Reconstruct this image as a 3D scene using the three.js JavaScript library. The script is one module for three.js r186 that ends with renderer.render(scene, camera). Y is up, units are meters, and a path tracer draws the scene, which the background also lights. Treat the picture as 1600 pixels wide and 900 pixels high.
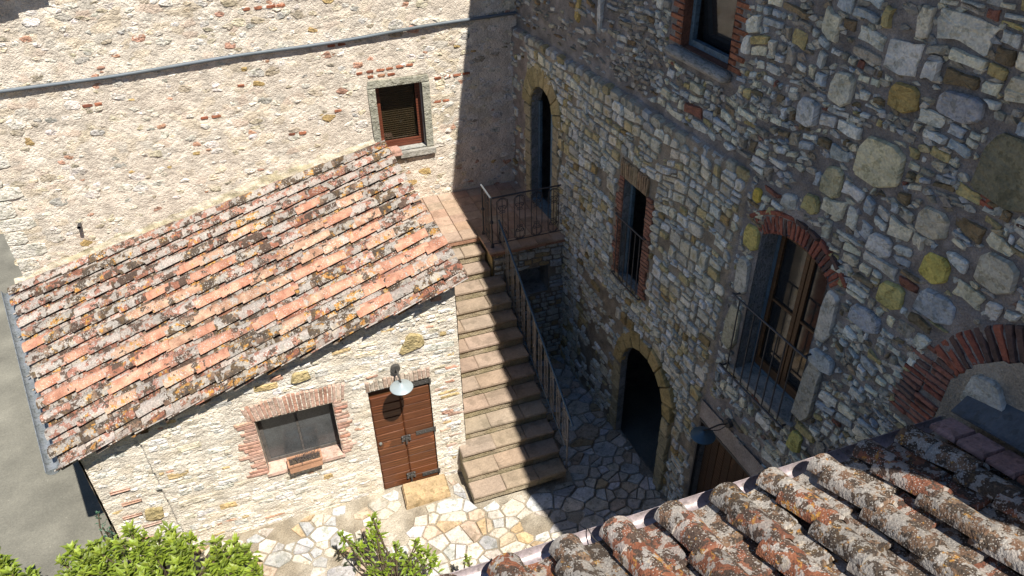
import * as THREE from 'three';
import { mergeGeometries } from 'three/addons/utils/BufferGeometryUtils.js';

// ---------------------------------------------------------------- camera, sky, sun, exposure
const scene = new THREE.Scene();
const camera = new THREE.PerspectiveCamera(41.58, 16 / 9, 0.1, 900);
const CAM = new THREE.Vector3(0, 9.4, 0);
const FWD = new THREE.Vector3(0.2662, -0.57968, -0.77014), UP = new THREE.Vector3(0.20862, 0.81468, -0.54109);
camera.position.copy(CAM);
camera.up.copy(UP);
camera.lookAt(CAM.clone().add(FWD));
camera.updateMatrixWorld();
scene.add(camera);

{ // clear noon sky: deep blue overhead, paler towards the horizon
  const w = 64, h = 32, d = new Float32Array(w * h * 4);
  for (let j = 0; j < h; j++) {
    const el = ((j + 0.5) / h - 0.5) * Math.PI, t = Math.pow(Math.max(0, Math.sin(el)), 0.55);
    for (let i = 0; i < w; i++) {
      const k = (j * w + i) * 4;
      d[k] = (0.5 * (1 - t) + 0.11 * t) * 0.62; d[k + 1] = (0.65 * (1 - t) + 0.27 * t) * 0.62; d[k + 2] = (0.83 * (1 - t) + 0.66 * t) * 0.62; d[k + 3] = 1;
    }
  }
  const tex = new THREE.DataTexture(d, w, h, THREE.RGBAFormat, THREE.FloatType);
  tex.mapping = THREE.EquirectangularReflectionMapping; tex.magFilter = THREE.LinearFilter; tex.needsUpdate = true;
  scene.background = tex; scene.environment = tex;
  scene.backgroundIntensity = scene.environmentIntensity = 0.58;
}
const sun = new THREE.DirectionalLight(new THREE.Color(1, 0.945, 0.86), 5);
sun.position.set(0.147 * 20, 20, 0.57 * 20 - 8); sun.target.position.set(0, 0, -8);
scene.add(sun, sun.target);
sun.castShadow = true; sun.shadow.radius = 1; sun.shadow.mapSize.set(4096, 4096);
Object.assign(sun.shadow.camera, { left: -16, right: 16, top: 16, bottom: -16, near: 1, far: 60 });

const renderer = new THREE.WebGLRenderer();
renderer.toneMapping = THREE.LinearToneMapping;
renderer.toneMappingExposure = 1.62;
renderer.shadowMap.enabled = true;

// ---------------------------------------------------------------- helpers
function rngOf(seed) { let a = seed >>> 0; return () => { a = (a + 0x6d2b79f5) | 0; let t = Math.imul(a ^ (a >>> 15), 1 | a); t = (t + Math.imul(t ^ (t >>> 7), 61 | t)) ^ t; return ((t ^ (t >>> 14)) >>> 0) / 4294967296; }; }
const hash2 = (x, y, s = 0) => { let h = Math.imul(x | 0, 374761393) ^ Math.imul(y | 0, 668265263) ^ Math.imul(s | 0, 1274126177); h = Math.imul(h ^ (h >>> 13), 1274126177); h ^= h >>> 16; return (h >>> 0) / 4294967296; };
const mod = (a, n) => ((a % n) + n) % n;
function vnoise(x, y, s = 0, p = 0) { // value noise, period p cells when p > 0
  const xi = Math.floor(x), yi = Math.floor(y), fx = x - xi, fy = y - yi, u = fx * fx * (3 - 2 * fx), v = fy * fy * (3 - 2 * fy);
  const a = p ? mod(xi, p) : xi, b = p ? mod(yi, p) : yi, a1 = p ? mod(xi + 1, p) : xi + 1, b1 = p ? mod(yi + 1, p) : yi + 1;
  return (hash2(a, b, s) * (1 - u) + hash2(a1, b, s) * u) * (1 - v) + (hash2(a, b1, s) * (1 - u) + hash2(a1, b1, s) * u) * v;
}
function fbm(x, y, o = 4, s = 0, p = 0) { let r = 0, a = 0.5, t = 0; for (let i = 0; i < o; i++) { r += a * vnoise(x, y, s + i * 17, p); t += a; a *= 0.55; x *= 2; y *= 2; p *= 2; } return r / t; }
function worley(x, y, s = 0) { // [F1, F2, id]
  const xi = Math.floor(x), yi = Math.floor(y); let f1 = 9, f2 = 9, id = 0;
  for (let j = -1; j <= 1; j++) for (let i = -1; i <= 1; i++) {
    const cx = xi + i, cy = yi + j, dx = cx + hash2(cx, cy, s) - x, dy = cy + hash2(cx, cy, s + 7) - y, d = Math.sqrt(dx * dx + dy * dy);
    if (d < f1) { f2 = f1; f1 = d; id = hash2(cx, cy, s + 13); } else if (d < f2) f2 = d;
  }
  return [f1, f2, id];
}
const clamp = (x, a = 0, b = 1) => Math.min(b, Math.max(a, x)), lerp = (a, b, t) => a + (b - a) * t, sstep = (a, b, x) => { const t = clamp((x - a) / (b - a)); return t * t * (3 - 2 * t); };
const mix3 = (a, b, t) => [lerp(a[0], b[0], t), lerp(a[1], b[1], t), lerp(a[2], b[2], t)];
const deg = Math.PI / 180;

const taken = {};
function numbered(n) { const k = taken[n] = (taken[n] ?? -1) + 1; return k ? n + '_' + String(k).padStart(3, '0') : n; }
function thing(name, label, category, pos = [0, 0, 0], group) {
  const o = new THREE.Group(); o.name = numbered(name); o.position.set(...pos); o.userData = { label, category };
  if (group) o.userData.group = group;
  scene.add(o); return o;
}
function struct(name, geo, mat) { const m = new THREE.Mesh(geo, mat); m.name = name; m.userData.kind = 'structure'; m.castShadow = m.receiveShadow = true; scene.add(m); return m; }
function part(name, geo, mat, parent, label) {
  const m = new THREE.Mesh(geo, mat); m.name = name; m.castShadow = m.receiveShadow = true;
  if (label) m.userData.label = label;
  parent.add(m); return m;
}
function node(name, parent, pos = [0, 0, 0], label) { const g = new THREE.Group(); g.name = name; g.position.set(...pos); if (label) g.userData.label = label; parent.add(g); return g; }
const merge = (gs) => mergeGeometries(gs.map((g) => { const h = g.index ? g.toNonIndexed() : g; for (const k of Object.keys(h.attributes)) if (!['position', 'normal', 'uv', ...(gs[0].attributes.color ? ['color'] : [])].includes(k)) h.deleteAttribute(k); return h; }));
function box(w, h, d, x = 0, y = 0, z = 0) { // box with uv in metres
  const g = new THREE.BoxGeometry(w, h, d), u = g.attributes.uv, n = g.attributes.normal, p = g.attributes.position;
  for (let i = 0; i < u.count; i++) { const ax = Math.abs(n.getX(i)), ay = Math.abs(n.getY(i)); u.setXY(i, (ax > 0.5 ? p.getZ(i) : p.getX(i)) + x, (ay > 0.5 ? p.getZ(i) : p.getY(i)) + y); }
  g.translate(x, y, z); return g;
}
const V3 = (x, y, z) => new THREE.Vector3(x, y, z);
function tube(pts, r, seg = 0, rad = 6, closed = false) {
  const v = pts.map((p) => (p.isVector3 ? p : V3(...p)));
  const c = v.length === 2 ? new THREE.LineCurve3(v[0], v[1]) : new THREE.CatmullRomCurve3(v, closed, 'catmullrom', 0.4);
  return new THREE.TubeGeometry(c, seg || (v.length === 2 ? 1 : v.length * 3), r, rad, closed);
}

// ---------------------------------------------------------------- textures and materials
function texture(size, fn, srgb = true, rep = 1) {
  const d = new Uint8Array(size * size * 4);
  for (let j = 0; j < size; j++) for (let i = 0; i < size; i++) { const c = fn(i / size, j / size), k = (j * size + i) * 4; d[k] = clamp(c[0]) * 255; d[k + 1] = clamp(c[1]) * 255; d[k + 2] = clamp(c[2]) * 255; d[k + 3] = 255; }
  const t = new THREE.DataTexture(d, size, size); t.wrapS = t.wrapT = THREE.RepeatWrapping; t.magFilter = THREE.LinearFilter; t.minFilter = THREE.LinearMipmapLinearFilter; t.generateMipmaps = true;
  if (srgb) t.colorSpace = THREE.SRGBColorSpace;
  t.repeat.set(rep, rep); t.needsUpdate = true; return t;
}
const g3 = (v) => [v, v, v];
// one metre of weathered stone: mottled, speckled, veined
const stoneMap = texture(512, (x, y) => { const n = fbm(x * 8, y * 8, 5, 1, 8), f = fbm(x * 64, y * 64, 3, 5, 64), s = fbm(x * 20, y * 20, 3, 9, 20); const v = 0.9 + 0.34 * (n - 0.5) + 0.24 * (f - 0.5) - (s > 0.64 ? 0.12 : 0); return [v + 0.03 * (n - 0.5), v, v - 0.06 * (s - 0.5)]; });
const stoneBump = texture(512, (x, y) => g3(0.55 * fbm(x * 12, y * 24, 5, 21, 12) + 0.45 * fbm(x * 48, y * 48, 3, 25, 48)), false);
const mortarMap = texture(1024, (x, y) => { const n = fbm(x * 6, y * 6, 6, 31, 6), f = fbm(x * 90, y * 90, 3, 35, 90), sp = vnoise(x * 220, y * 220, 39, 220); const v = 0.91 + 0.3 * (n - 0.5) + 0.3 * (f - 0.5) + (sp > 0.93 ? 0.12 : sp < 0.07 ? -0.14 : 0); return [v, v * 0.985, v * 0.96]; });
const mortarBump = texture(1024, (x, y) => { const r = 1 - Math.abs(2 * fbm(x * 22, y * 26, 4, 43, 22) - 1); return g3(0.4 * fbm(x * 10, y * 10, 4, 41, 10) + 0.3 * r + 0.3 * fbm(x * 80, y * 80, 3, 47, 80)); }, false);
const std = (o) => new THREE.MeshStandardMaterial({ roughness: 0.92, ...o });
const lin = (r, g, b) => new THREE.Color().setRGB(r, g, b);
const M = {};
M.stone = std({ map: stoneMap, bumpMap: stoneBump, bumpScale: 0.03, vertexColors: true });
M.paleStone = std({ map: stoneMap, bumpMap: stoneBump, bumpScale: 0.035, vertexColors: true });
M.flag = std({ map: stoneMap, bumpMap: stoneBump, bumpScale: 0.012, vertexColors: true, roughness: 0.8 });
M.brick = std({ map: stoneMap, bumpMap: stoneBump, bumpScale: 0.014, vertexColors: true });
M.mortar = std({ map: mortarMap, bumpMap: mortarBump, bumpScale: 0.03, vertexColors: true });
M.render = std({ map: mortarMap, bumpMap: mortarBump, bumpScale: 0.03, vertexColors: true, roughness: 0.95 });
const plain = (c, o = {}) => std({ color: lin(...c), map: stoneMap, bumpMap: stoneBump, bumpScale: 0.008, ...o });
M.reveal = plain([0.27, 0.28, 0.27], { bumpScale: 0.03 });
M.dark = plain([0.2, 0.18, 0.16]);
M.grey = plain([0.4, 0.4, 0.36], { bumpScale: 0.025 });
M.concrete = plain([0.42, 0.4, 0.35], { bumpScale: 0.02 });
M.iron = std({ color: lin(0.075, 0.075, 0.08), roughness: 0.5, metalness: 0.55 });
M.wornIron = std({ color: lin(0.26, 0.24, 0.225), roughness: 0.6, metalness: 0.25 });
M.railPaint = std({ color: lin(0.09, 0.14, 0.18), roughness: 0.45, metalness: 0.4 });
M.steel = std({ color: lin(0.3, 0.33, 0.36), roughness: 0.45, metalness: 0.5 });
M.zinc = std({ color: lin(0.33, 0.36, 0.38), roughness: 0.5, metalness: 0.35, map: stoneMap });
M.conduit = std({ color: lin(0.17, 0.2, 0.225), roughness: 0.6, metalness: 0.2, map: stoneMap });
M.copperish = std({ color: lin(0.5, 0.42, 0.42), roughness: 0.4, metalness: 0.25, map: stoneMap });
M.blueWood = plain([0.12, 0.19, 0.24], { roughness: 0.6 });
M.glass = new THREE.MeshPhysicalMaterial({ color: lin(0.02, 0.022, 0.024), roughness: 0.06, metalness: 0, specularIntensity: 1, ior: 1.52 });
M.enamel = std({ color: lin(0.36, 0.42, 0.44), roughness: 0.35, metalness: 0.2 });
M.darkEnamel = std({ color: lin(0.06, 0.11, 0.14), roughness: 0.4, metalness: 0.2 });
const woodMap = texture(512, (x, y) => { const g = fbm(x * 3, y * 60, 4, 61, 3) , k = fbm(x * 10, y * 90, 3, 66, 10), w = fbm(x * 5, y * 5, 4, 71, 5); const v = 0.62 + 0.4 * (g - 0.3) + 0.2 * (k - 0.5) + (w > 0.68 ? 0.2 : 0); return [v, v, v]; });
M.redWood = std({ color: lin(0.27, 0.075, 0.035), map: woodMap, bumpMap: woodMap, bumpScale: 0.004, roughness: 0.55 });
M.redWoodB = std({ color: lin(0.23, 0.06, 0.028), map: woodMap, bumpMap: woodMap, bumpScale: 0.004, roughness: 0.55 });
M.darkIron = std({ color: lin(0.09, 0.085, 0.08), roughness: 0.6, metalness: 0.4 });
const woodV = std({ color: lin(0.27, 0.092, 0.03), map: woodMap, bumpMap: woodMap, bumpScale: 0.004, roughness: 0.5, vertexColors: true }), woodV2 = std({ color: lin(0.255, 0.086, 0.028), map: woodMap, bumpMap: woodMap, bumpScale: 0.004, roughness: 0.5, vertexColors: true });
const brownV = std({ color: lin(0.16, 0.075, 0.03), map: woodMap, bumpMap: woodMap, bumpScale: 0.006, roughness: 0.7, vertexColors: true });
M.brownWood = std({ color: lin(0.2, 0.095, 0.035), map: woodMap, bumpMap: woodMap, bumpScale: 0.004, roughness: 0.6 });
M.slatWood = std({ color: lin(0.2, 0.12, 0.05), map: woodMap, roughness: 0.6 });
const terraMap = texture(512, (x, y) => { const n = fbm(x * 5, y * 5, 6, 81, 5), f = fbm(x * 60, y * 60, 2, 85, 60); const v = 0.9 + 0.26 * (n - 0.5) + 0.14 * (f - 0.5); const d = sstep(0.6, 0.72, fbm(x * 5, y * 5, 5, 88, 5)); return mix3([v, v * 0.98, v * 0.96], [0.5, 0.5, 0.46], d * 0.22); });
M.terracotta = std({ color: lin(0.52, 0.3, 0.19), map: terraMap, bumpMap: stoneBump, bumpScale: 0.006, roughness: 0.85 });
M.tread = std({ map: terraMap, bumpMap: stoneBump, bumpScale: 0.012, vertexColors: true });
// roof tiles: bare clay under crusts of white, grey, black, yellow and orange lichen
function tileTexture(seed, clay, white, dark, orange, size = 512) {
  return texture(size, (x, y) => {
    const n = fbm(x * 9, y * 9, 4, seed, 9), f = fbm(x * 70, y * 70, 2, seed + 5, 70);
    let c = mix3(clay, [clay[0] * 0.72, clay[1] * 0.62, clay[2] * 0.58], clamp(n * 1.3 - 0.2));
    c = c.map((v) => v * (0.88 + 0.26 * f));
    const warp = 0.6 * fbm(x * 16, y * 16, 3, seed + 60, 16), o = fbm(x * 8 + warp, y * 8, 4, seed + 9, 8) + 0.25 * (fbm(x * 40, y * 40, 2, seed + 31, 40) - 0.5);
    if (orange > 0) c = mix3(c, mix3([0.66, 0.4, 0.16], [0.72, 0.6, 0.32], f), sstep(1 - orange, 1.03 - orange, o) * 0.9);
    const dn = fbm(x * 11, y * 11, 5, seed + 14, 11) + 0.2 * (fbm(x * 46, y * 46, 3, seed + 33, 46) - 0.5);
    c = mix3(c, mix3([0.15, 0.125, 0.11], [0.36, 0.32, 0.27], f), sstep(1 - dark, 1.05 - dark, dn) * 0.78);
    const wn = fbm(x * 10 + warp, y * 10, 5, seed + 19, 10) + 0.22 * (fbm(x * 38, y * 38, 3, seed + 35, 38) - 0.5);
    c = mix3(c, mix3([0.56, 0.54, 0.51], [0.74, 0.72, 0.69], f), sstep(1 - white, 1.045 - white, wn) * 0.82);
    const [w1] = worley(mod(x, 1) * 26, mod(y, 1) * 26, seed); if (w1 < 0.1 + 0.14 * f && fbm(x * 6, y * 6, 2, seed + 41, 6) > 0.56 - white * 0.25) c = mix3(c, [0.74, 0.72, 0.68], 0.8);
    return c;
  });
}
const tileBump = texture(512, (x, y) => g3(0.5 * fbm(x * 14, y * 14, 5, 95, 14) + 0.5 * fbm(x * 50, y * 50, 3, 99, 50)), false);
const tileMats = (list, bump) => list.map((a) => std({ map: tileTexture(...a), bumpMap: tileBump, bumpScale: bump, vertexColors: true }));
// [seed, clay, white, dark, orange]
M.tileOld = tileMats([[101, [0.64, 0.49, 0.42], 0.5, 0.5, 0.3], [111, [0.62, 0.44, 0.36], 0.43, 0.56, 0.36], [121, [0.68, 0.52, 0.46], 0.53, 0.46, 0.28], [131, [0.53, 0.46, 0.39], 0.46, 0.58, 0.44]], 0.02);
M.tileNew = tileMats([[141, [0.81, 0.62, 0.52], 0.27, 0.32, 0.22], [151, [0.78, 0.66, 0.56], 0.34, 0.35, 0.32]], 0.01);
M.tileNear = tileMats([[201, [0.56, 0.38, 0.29], 0.47, 0.54, 0.3], [211, [0.58, 0.38, 0.27], 0.44, 0.52, 0.36], [221, [0.55, 0.46, 0.37], 0.51, 0.54, 0.3], [231, [0.5, 0.42, 0.33], 0.45, 0.58, 0.36]], 0.012);
const roadMap = texture(1024, (x, y) => { const n = fbm(x * 4, y * 4, 5, 301, 4), f = fbm(x * 160, y * 160, 2, 305, 160), s = vnoise(x * 60, y * 60, 309, 60); const v = 0.46 + 0.18 * (n - 0.5) + 0.08 * (f - 0.5) + (s > 0.975 ? 0.1 : 0); return [v, v * 0.98, v * 0.89]; }, true, 1);
M.road = std({ color: lin(0.95, 0.95, 0.95), map: roadMap, bumpMap: mortarBump, bumpScale: 0.01 });

// ---------------------------------------------------------------- polygons in a wall plane
const rectPts = (a, b, c, d) => [[a, c], [b, c], [b, d], [a, d]];
function archPts(a, b, c, spring, rise, n = 18) { const p = [[a, c], [b, c]], m = (a + b) / 2, w = (b - a) / 2; for (let i = 0; i <= n; i++) { const t = i / n * Math.PI; p.push([m + w * Math.cos(t), spring + rise * Math.sin(t)]); } return p; }
function inPoly(p, u, v) { let r = false; for (let i = 0, j = p.length - 1; i < p.length; j = i++) if ((p[i][1] > v) !== (p[j][1] > v) && u < (p[j][0] - p[i][0]) * (v - p[i][1]) / (p[j][1] - p[i][1]) + p[i][0]) r = !r; return r; }
const bounds = (p) => { let a = 1e9, b = -1e9, c = 1e9, d = -1e9; for (const [u, v] of p) { a = Math.min(a, u); b = Math.max(b, u); c = Math.min(c, v); d = Math.max(d, v); } return [a, b, c, d]; };
const area = (p) => { let s = 0; for (let i = 0, j = p.length - 1; i < p.length; j = i++) s += p[j][0] * p[i][1] - p[i][0] * p[j][1]; return s / 2; };
const centre = (p) => { let u = 0, v = 0; for (const q of p) { u += q[0]; v += q[1]; } return [u / p.length, v / p.length]; };
const grow = (p, d) => { const [a, b, c, e] = bounds(p), m = (a + b) / 2, n = (c + e) / 2; return p.map(([u, v]) => [m + (u - m) * (1 + 2 * d / (b - a)), n + (v - n) * (1 + 2 * d / (e - c))]); };

// a rough stone (or brick, flag) from its outline: sides, bevel and an uneven face; local z points out of the wall
function stoneGeo(poly, o) {
  const { h = 0.03, depth = 0.03, bevel = 0.015, rough = 0.008, color = [0.5, 0.5, 0.45], tint = null, jit = 0.04, rng, smooth = true } = o;
  let p = area(poly) < 0 ? [...poly].reverse() : poly;
  if (smooth) { const q = []; for (let i = 0; i < p.length; i++) { const a = p[i], b = p[(i + 1) % p.length], t = (o.cornerCut ?? 0.1) + 0.1 * rng(); q.push([lerp(a[0], b[0], t), lerp(a[1], b[1], t)], [lerp(a[0], b[0], 1 - t), lerp(a[1], b[1], 1 - t)]); } p = q; }
  const c = centre(p), n = p.length, size = Math.sqrt(Math.abs(area(p)));
  const r0 = [], r1 = [], k1 = clamp(1 - 2 * bevel / size, 0.55, 0.97), ou = rng() * 7, ov = rng() * 7;
  const tx = (rng() - 0.5) * rough / size * 2, ty = (rng() - 0.5) * rough / size * 2;
  for (let i = 0; i < n; i++) {
    const j = smooth ? 1 + (rng() - 0.5) * 0.07 : 1, x = (p[i][0] - c[0]) * j, y = (p[i][1] - c[1]) * j;
    r0.push([x, y]); r1.push([x * k1, y * k1, h + tx * x + ty * y + (rng() - 0.5) * rough]);
  }
  const pos = [], col = [], uv = [], cc = [(rng() - 0.5) * size * 0.25, (rng() - 0.5) * size * 0.25, h + (rng() - 0.45) * rough * 0.7];
  const shade = () => { const k = 1 + (rng() - 0.5) * 2 * jit; return [color[0] * k, color[1] * k, color[2] * k]; };
  const cs = p.map(shade), ce = tint ? tint : shade();
  const tri = (a, ca, b, cb, d, cd) => { pos.push(...a, ...b, ...d); col.push(...ca, ...cb, ...cd); for (const q of [a, b, d]) uv.push(q[0] + ou, q[1] + q[2] * 0.7 + ov); };
  for (let i = 0; i < n; i++) {
    const j = (i + 1) % n, a = [...r0[i], -depth], b = [...r0[j], -depth], d = [...r0[i], h * 0.45], e = [...r0[j], h * 0.45];
    tri(a, cs[i], b, cs[j], e, cs[j]); tri(a, cs[i], e, cs[j], d, cs[i]);
    tri(d, cs[i], e, cs[j], r1[j], cs[j]); tri(d, cs[i], r1[j], cs[j], r1[i], cs[i]);
    tri(r1[i], cs[i], r1[j], cs[j], cc, ce);
  }
  const g = new THREE.BufferGeometry();
  g.setAttribute('position', new THREE.Float32BufferAttribute(pos, 3)); g.setAttribute('color', new THREE.Float32BufferAttribute(col, 3)); g.setAttribute('uv', new THREE.Float32BufferAttribute(uv, 2));
  g.computeVertexNormals();
  return { g, c, a: Math.abs(area(p)) };
}
function clipHalf(p, nx, ny, d) { const r = []; for (let i = 0; i < p.length; i++) { const a = p[i], b = p[(i + 1) % p.length], da = a[0] * nx + a[1] * ny - d, db = b[0] * nx + b[1] * ny - d; if (da <= 0) r.push(a); if ((da < 0) !== (db < 0) && da !== db) { const t = da / (da - db); r.push([lerp(a[0], b[0], t), lerp(a[1], b[1], t)]); } } return r; }
// irregular masonry: dart-thrown seeds, their cells, shrunk by the joint, kept clear of `blocked`
function masonry({ u0, u1, v0, v1, size, aspect, blocked, joint, keep, seed, fit = 0 }) {
  const rng = rngOf(seed), pts = [], cell = 0.12, grid = new Map(), key = (i, j) => i * 4096 + j;
  const near = (u, v, r, f) => { const a = Math.ceil(r / cell); const iu = Math.floor(u / cell), iv = Math.floor(v / cell); for (let i = -a; i <= a; i++) for (let j = -a; j <= a; j++) for (const q of grid.get(key(iu + i + 100, iv + j + 100)) || []) f(q); };
  const tries = Math.min(60000, (u1 - u0) * (v1 - v0) / 0.004 * 3);
  for (let k = 0; k < tries; k++) {
    const u = lerp(u0, u1, rng()), v = lerp(v0, v1, rng()), s = size(u, v, rng()), as = typeof aspect === 'function' ? aspect(u, v) : aspect;
    let ok = true;
    near(u, v, s * 2.2, (q) => { if (!ok) return; const m = (s + q.s) / 2, x = (q.u - u) / as, y = q.v - v; if (x * x + y * y < m * m * 0.72) ok = false; });
    if (!ok) continue;
    const q = { u, v, s, as }; pts.push(q); const kk = key(Math.floor(u / cell) + 100, Math.floor(v / cell) + 100); if (!grid.has(kk)) grid.set(kk, []); grid.get(kk).push(q);
  }
  const out = [];
  for (const q of pts) {
    if (blocked(q.u, q.v) || !keep(q.u, q.v, rng())) continue;
    const R = q.s * (fit || 1.5); let p = [];
    for (let i = 0; i < 8; i++) { const t = (i + 0.5) / 8 * Math.PI * 2, k = 1 / Math.pow(Math.pow(Math.abs(Math.cos(t)), 4) + Math.pow(Math.abs(Math.sin(t)), 4), 0.25); p.push([q.u + Math.cos(t) * R * q.as * 0.62 * k, q.v + Math.sin(t) * R * 0.62 * k]); }
    near(q.u, q.v, q.s * 3.2, (r) => {
      if (r === q || !p.length) return;
      // bisector in the stretched metric, weighted by size
      const A = q.as, x = (r.u - q.u) / A, y = r.v - q.v, l2 = x * x + y * y, t = clamp(0.5 + 0.5 * (q.s * q.s - r.s * r.s) / l2 * 0.45, 0.25, 0.75);
      const nx = x / A, ny = y, d = q.u * nx + q.v * ny + l2 * t; p = clipHalf(p, nx, ny, d);
    });
    if (p.length < 3) continue;
    const c = centre(p), j = joint(q.u, q.v, rng());
    p = p.map(([a, b]) => { const l = Math.hypot(a - c[0], b - c[1]), k = Math.max(0.4, 1 - j / l); let x = c[0] + (a - c[0]) * k, y = c[1] + (b - c[1]) * k; for (let i = 0; i < 8 && blocked(x, y); i++) { x = lerp(x, c[0], 0.2); y = lerp(y, c[1], 0.2); } return [x, y]; });
    const q2 = []; for (const a of p) if (!q2.length || Math.hypot(a[0] - q2[q2.length - 1][0], a[1] - q2[q2.length - 1][1]) > 0.012) q2.push(a);
    if (q2.length < 4 || Math.abs(area(q2)) < 0.0012) continue;
    out.push({ p: q2, u: q.u, v: q.v, s: q.s, r: rng() });
  }
  return out;
}
// roughly coursed rubble: wavy beds, blocks of uneven length, some split into thin packers
function coursed({ u0, u1, v0, v1, rowH, ratio, blocked, joint, keep, seed, wave = 0.05, jit = 0.16, splitP = 0.3 }) {
  const rng = rngOf(seed), out = [], bend = (u, v) => v + wave * 2 * (fbm(u * 0.9 + 7, v * 1.1, 3, seed) - 0.5) * 2;
  const put = (a, b, c, d, h) => {
    const m = [(a + b) / 2, (c + d) / 2], mu = m[0], mv = bend(m[0], m[1]); if (blocked(mu, mv) || !keep(mu, mv, rng())) return;
    const J = joint(mu, mv, rng()) / 2, k = () => (rng() - 0.5) * 2 * jit * h, p = [], w = b - a;
    const C = [[a + J + Math.abs(k()) * 0.7, c + J + Math.abs(k()) * 0.5], [b - J - Math.abs(k()) * 0.7, c + J + Math.abs(k()) * 0.5], [b - J - Math.abs(k()) * 0.7, d - J - Math.abs(k()) * 0.8], [a + J + Math.abs(k()) * 0.7, d - J - Math.abs(k()) * 0.8]];
    for (let i = 0; i < 4; i++) { const A = C[i], B = C[(i + 1) % 4]; p.push(A); if (i % 2 === 0 ? w > 0.1 : d - c > 0.11) { const t = 0.3 + 0.4 * rng(); p.push([lerp(A[0], B[0], t) + (i % 2 ? k() * 0.5 : 0), lerp(A[1], B[1], t) + (i % 2 ? 0 : k() * 0.5)]); } }
    const q = p.map(([x, y]) => { let X = x, Y = bend(x, y); for (let i = 0; i < 8 && blocked(X, Y); i++) { X = lerp(X, mu, 0.25); Y = lerp(Y, mv, 0.25); } return [X, Y]; });
    if (Math.abs(area(q)) > 0.0012) out.push({ p: q, u: mu, v: mv, s: h, r: rng() });
  };
  for (let v = v0 - 0.1; v < v1 + 0.1;) {
    const h = rowH(rng());
    for (let u = u0 - 0.2 * rng(); u < u1;) {
      const w = Math.min(h * ratio(rng()), 0.62), a = u, b = u + w, dy = (rng() - 0.5) * 0.2 * h; u = b;
      if (h > 0.1 && rng() < splitP) { const t = 0.35 + 0.3 * rng(); if (w > h * 1.6 && rng() < 0.5) { const m = lerp(a, b, 0.35 + 0.3 * rng()); put(a, m, v, v + h * t, h * t); put(m, b, v, v + h * t, h * t); } else put(a, b, v, v + h * t, h * t); put(a, b, v + h * t, v + h, h * (1 - t)); } else put(a, b, v + Math.max(0, dy), v + h + Math.min(0, dy), h);
    }
    v += h;
  }
  return out;
}
// a wall face as a finely uneven sheet with openings cut out
function sheet({ u0, u1, v0, v1, cell, holes = [], height, color, uvs = 1, cut = null }) {
  const nu = Math.round((u1 - u0) / cell), nv = Math.round((v1 - v0) / cell), W = nu + 1, P = [], idx = [];
  const hb = holes.map((h) => { const b = bounds(h), dense = []; for (let i = 0; i < h.length; i++) { const a = h[i], c = h[(i + 1) % h.length], n = Math.max(1, Math.ceil(Math.hypot(a[0] - c[0], a[1] - c[1]) / 0.01)); for (let k = 0; k < n; k++) dense.push([lerp(a[0], c[0], k / n), lerp(a[1], c[1], k / n)]); } return { h, b, dense }; });
  for (let j = 0; j <= nv; j++) for (let i = 0; i <= nu; i++) {
    let u = lerp(u0, u1, i / nu), v = lerp(v0, v1, j / nv);
    for (const { b, dense } of hb) if (u > b[0] - cell && u < b[1] + cell && v > b[2] - cell && v < b[3] + cell) {
      let best = cell * 0.62, bp = null; for (const q of dense) { const d = Math.hypot(q[0] - u, q[1] - v); if (d < best) { best = d; bp = q; } }
      if (bp) [u, v] = bp;
    }
    P.push([u, v]);
  }
  const inside = (u, v) => hb.some(({ h, b }) => u > b[0] && u < b[1] && v > b[2] && v < b[3] && inPoly(h, u, v)) || (cut && cut(u, v));
  for (let j = 0; j < nv; j++) for (let i = 0; i < nu; i++) {
    const a = j * W + i, b = a + 1, c = a + W, d = c + 1;
    for (const t of [[a, b, d], [a, d, c]]) { const u = (P[t[0]][0] + P[t[1]][0] + P[t[2]][0]) / 3, v = (P[t[0]][1] + P[t[1]][1] + P[t[2]][1]) / 3; if (!inside(u, v)) idx.push(...t); }
  }
  const pos = new Float32Array(P.length * 3), col = new Float32Array(P.length * 3), uv = new Float32Array(P.length * 2);
  P.forEach(([u, v], k) => { pos.set([u, v, height(u, v)], k * 3); col.set(color(u, v), k * 3); uv.set([u / uvs, v / uvs], k * 2); });
  const g = new THREE.BufferGeometry();
  g.setAttribute('position', new THREE.BufferAttribute(pos, 3)); g.setAttribute('color', new THREE.BufferAttribute(col, 3)); g.setAttribute('uv', new THREE.BufferAttribute(uv, 2)); g.setIndex(idx); g.computeVertexNormals();
  return g;
}
// the inside faces of an opening, from the wall face back
function revealGeo(poly, z0, z1, open = []) {
  const p = area(poly) < 0 ? [...poly].reverse() : poly, pos = [], uv = []; let s = 0;
  for (let i = 0; i < p.length; i++) {
    const a = p[i], b = p[(i + 1) % p.length], l = Math.hypot(a[0] - b[0], a[1] - b[1]); if (open.includes(i)) continue;
    pos.push(a[0], a[1], z0, b[0], b[1], z1, b[0], b[1], z0, a[0], a[1], z0, a[0], a[1], z1, b[0], b[1], z1);
    uv.push(s, z0, s + l, z1, s + l, z0, s, z0, s, z1, s + l, z1); s += l;
  }
  const g = new THREE.BufferGeometry(); g.setAttribute('position', new THREE.Float32BufferAttribute(pos, 3)); g.setAttribute('uv', new THREE.Float32BufferAttribute(uv, 2)); g.computeVertexNormals(); return g;
}
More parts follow.
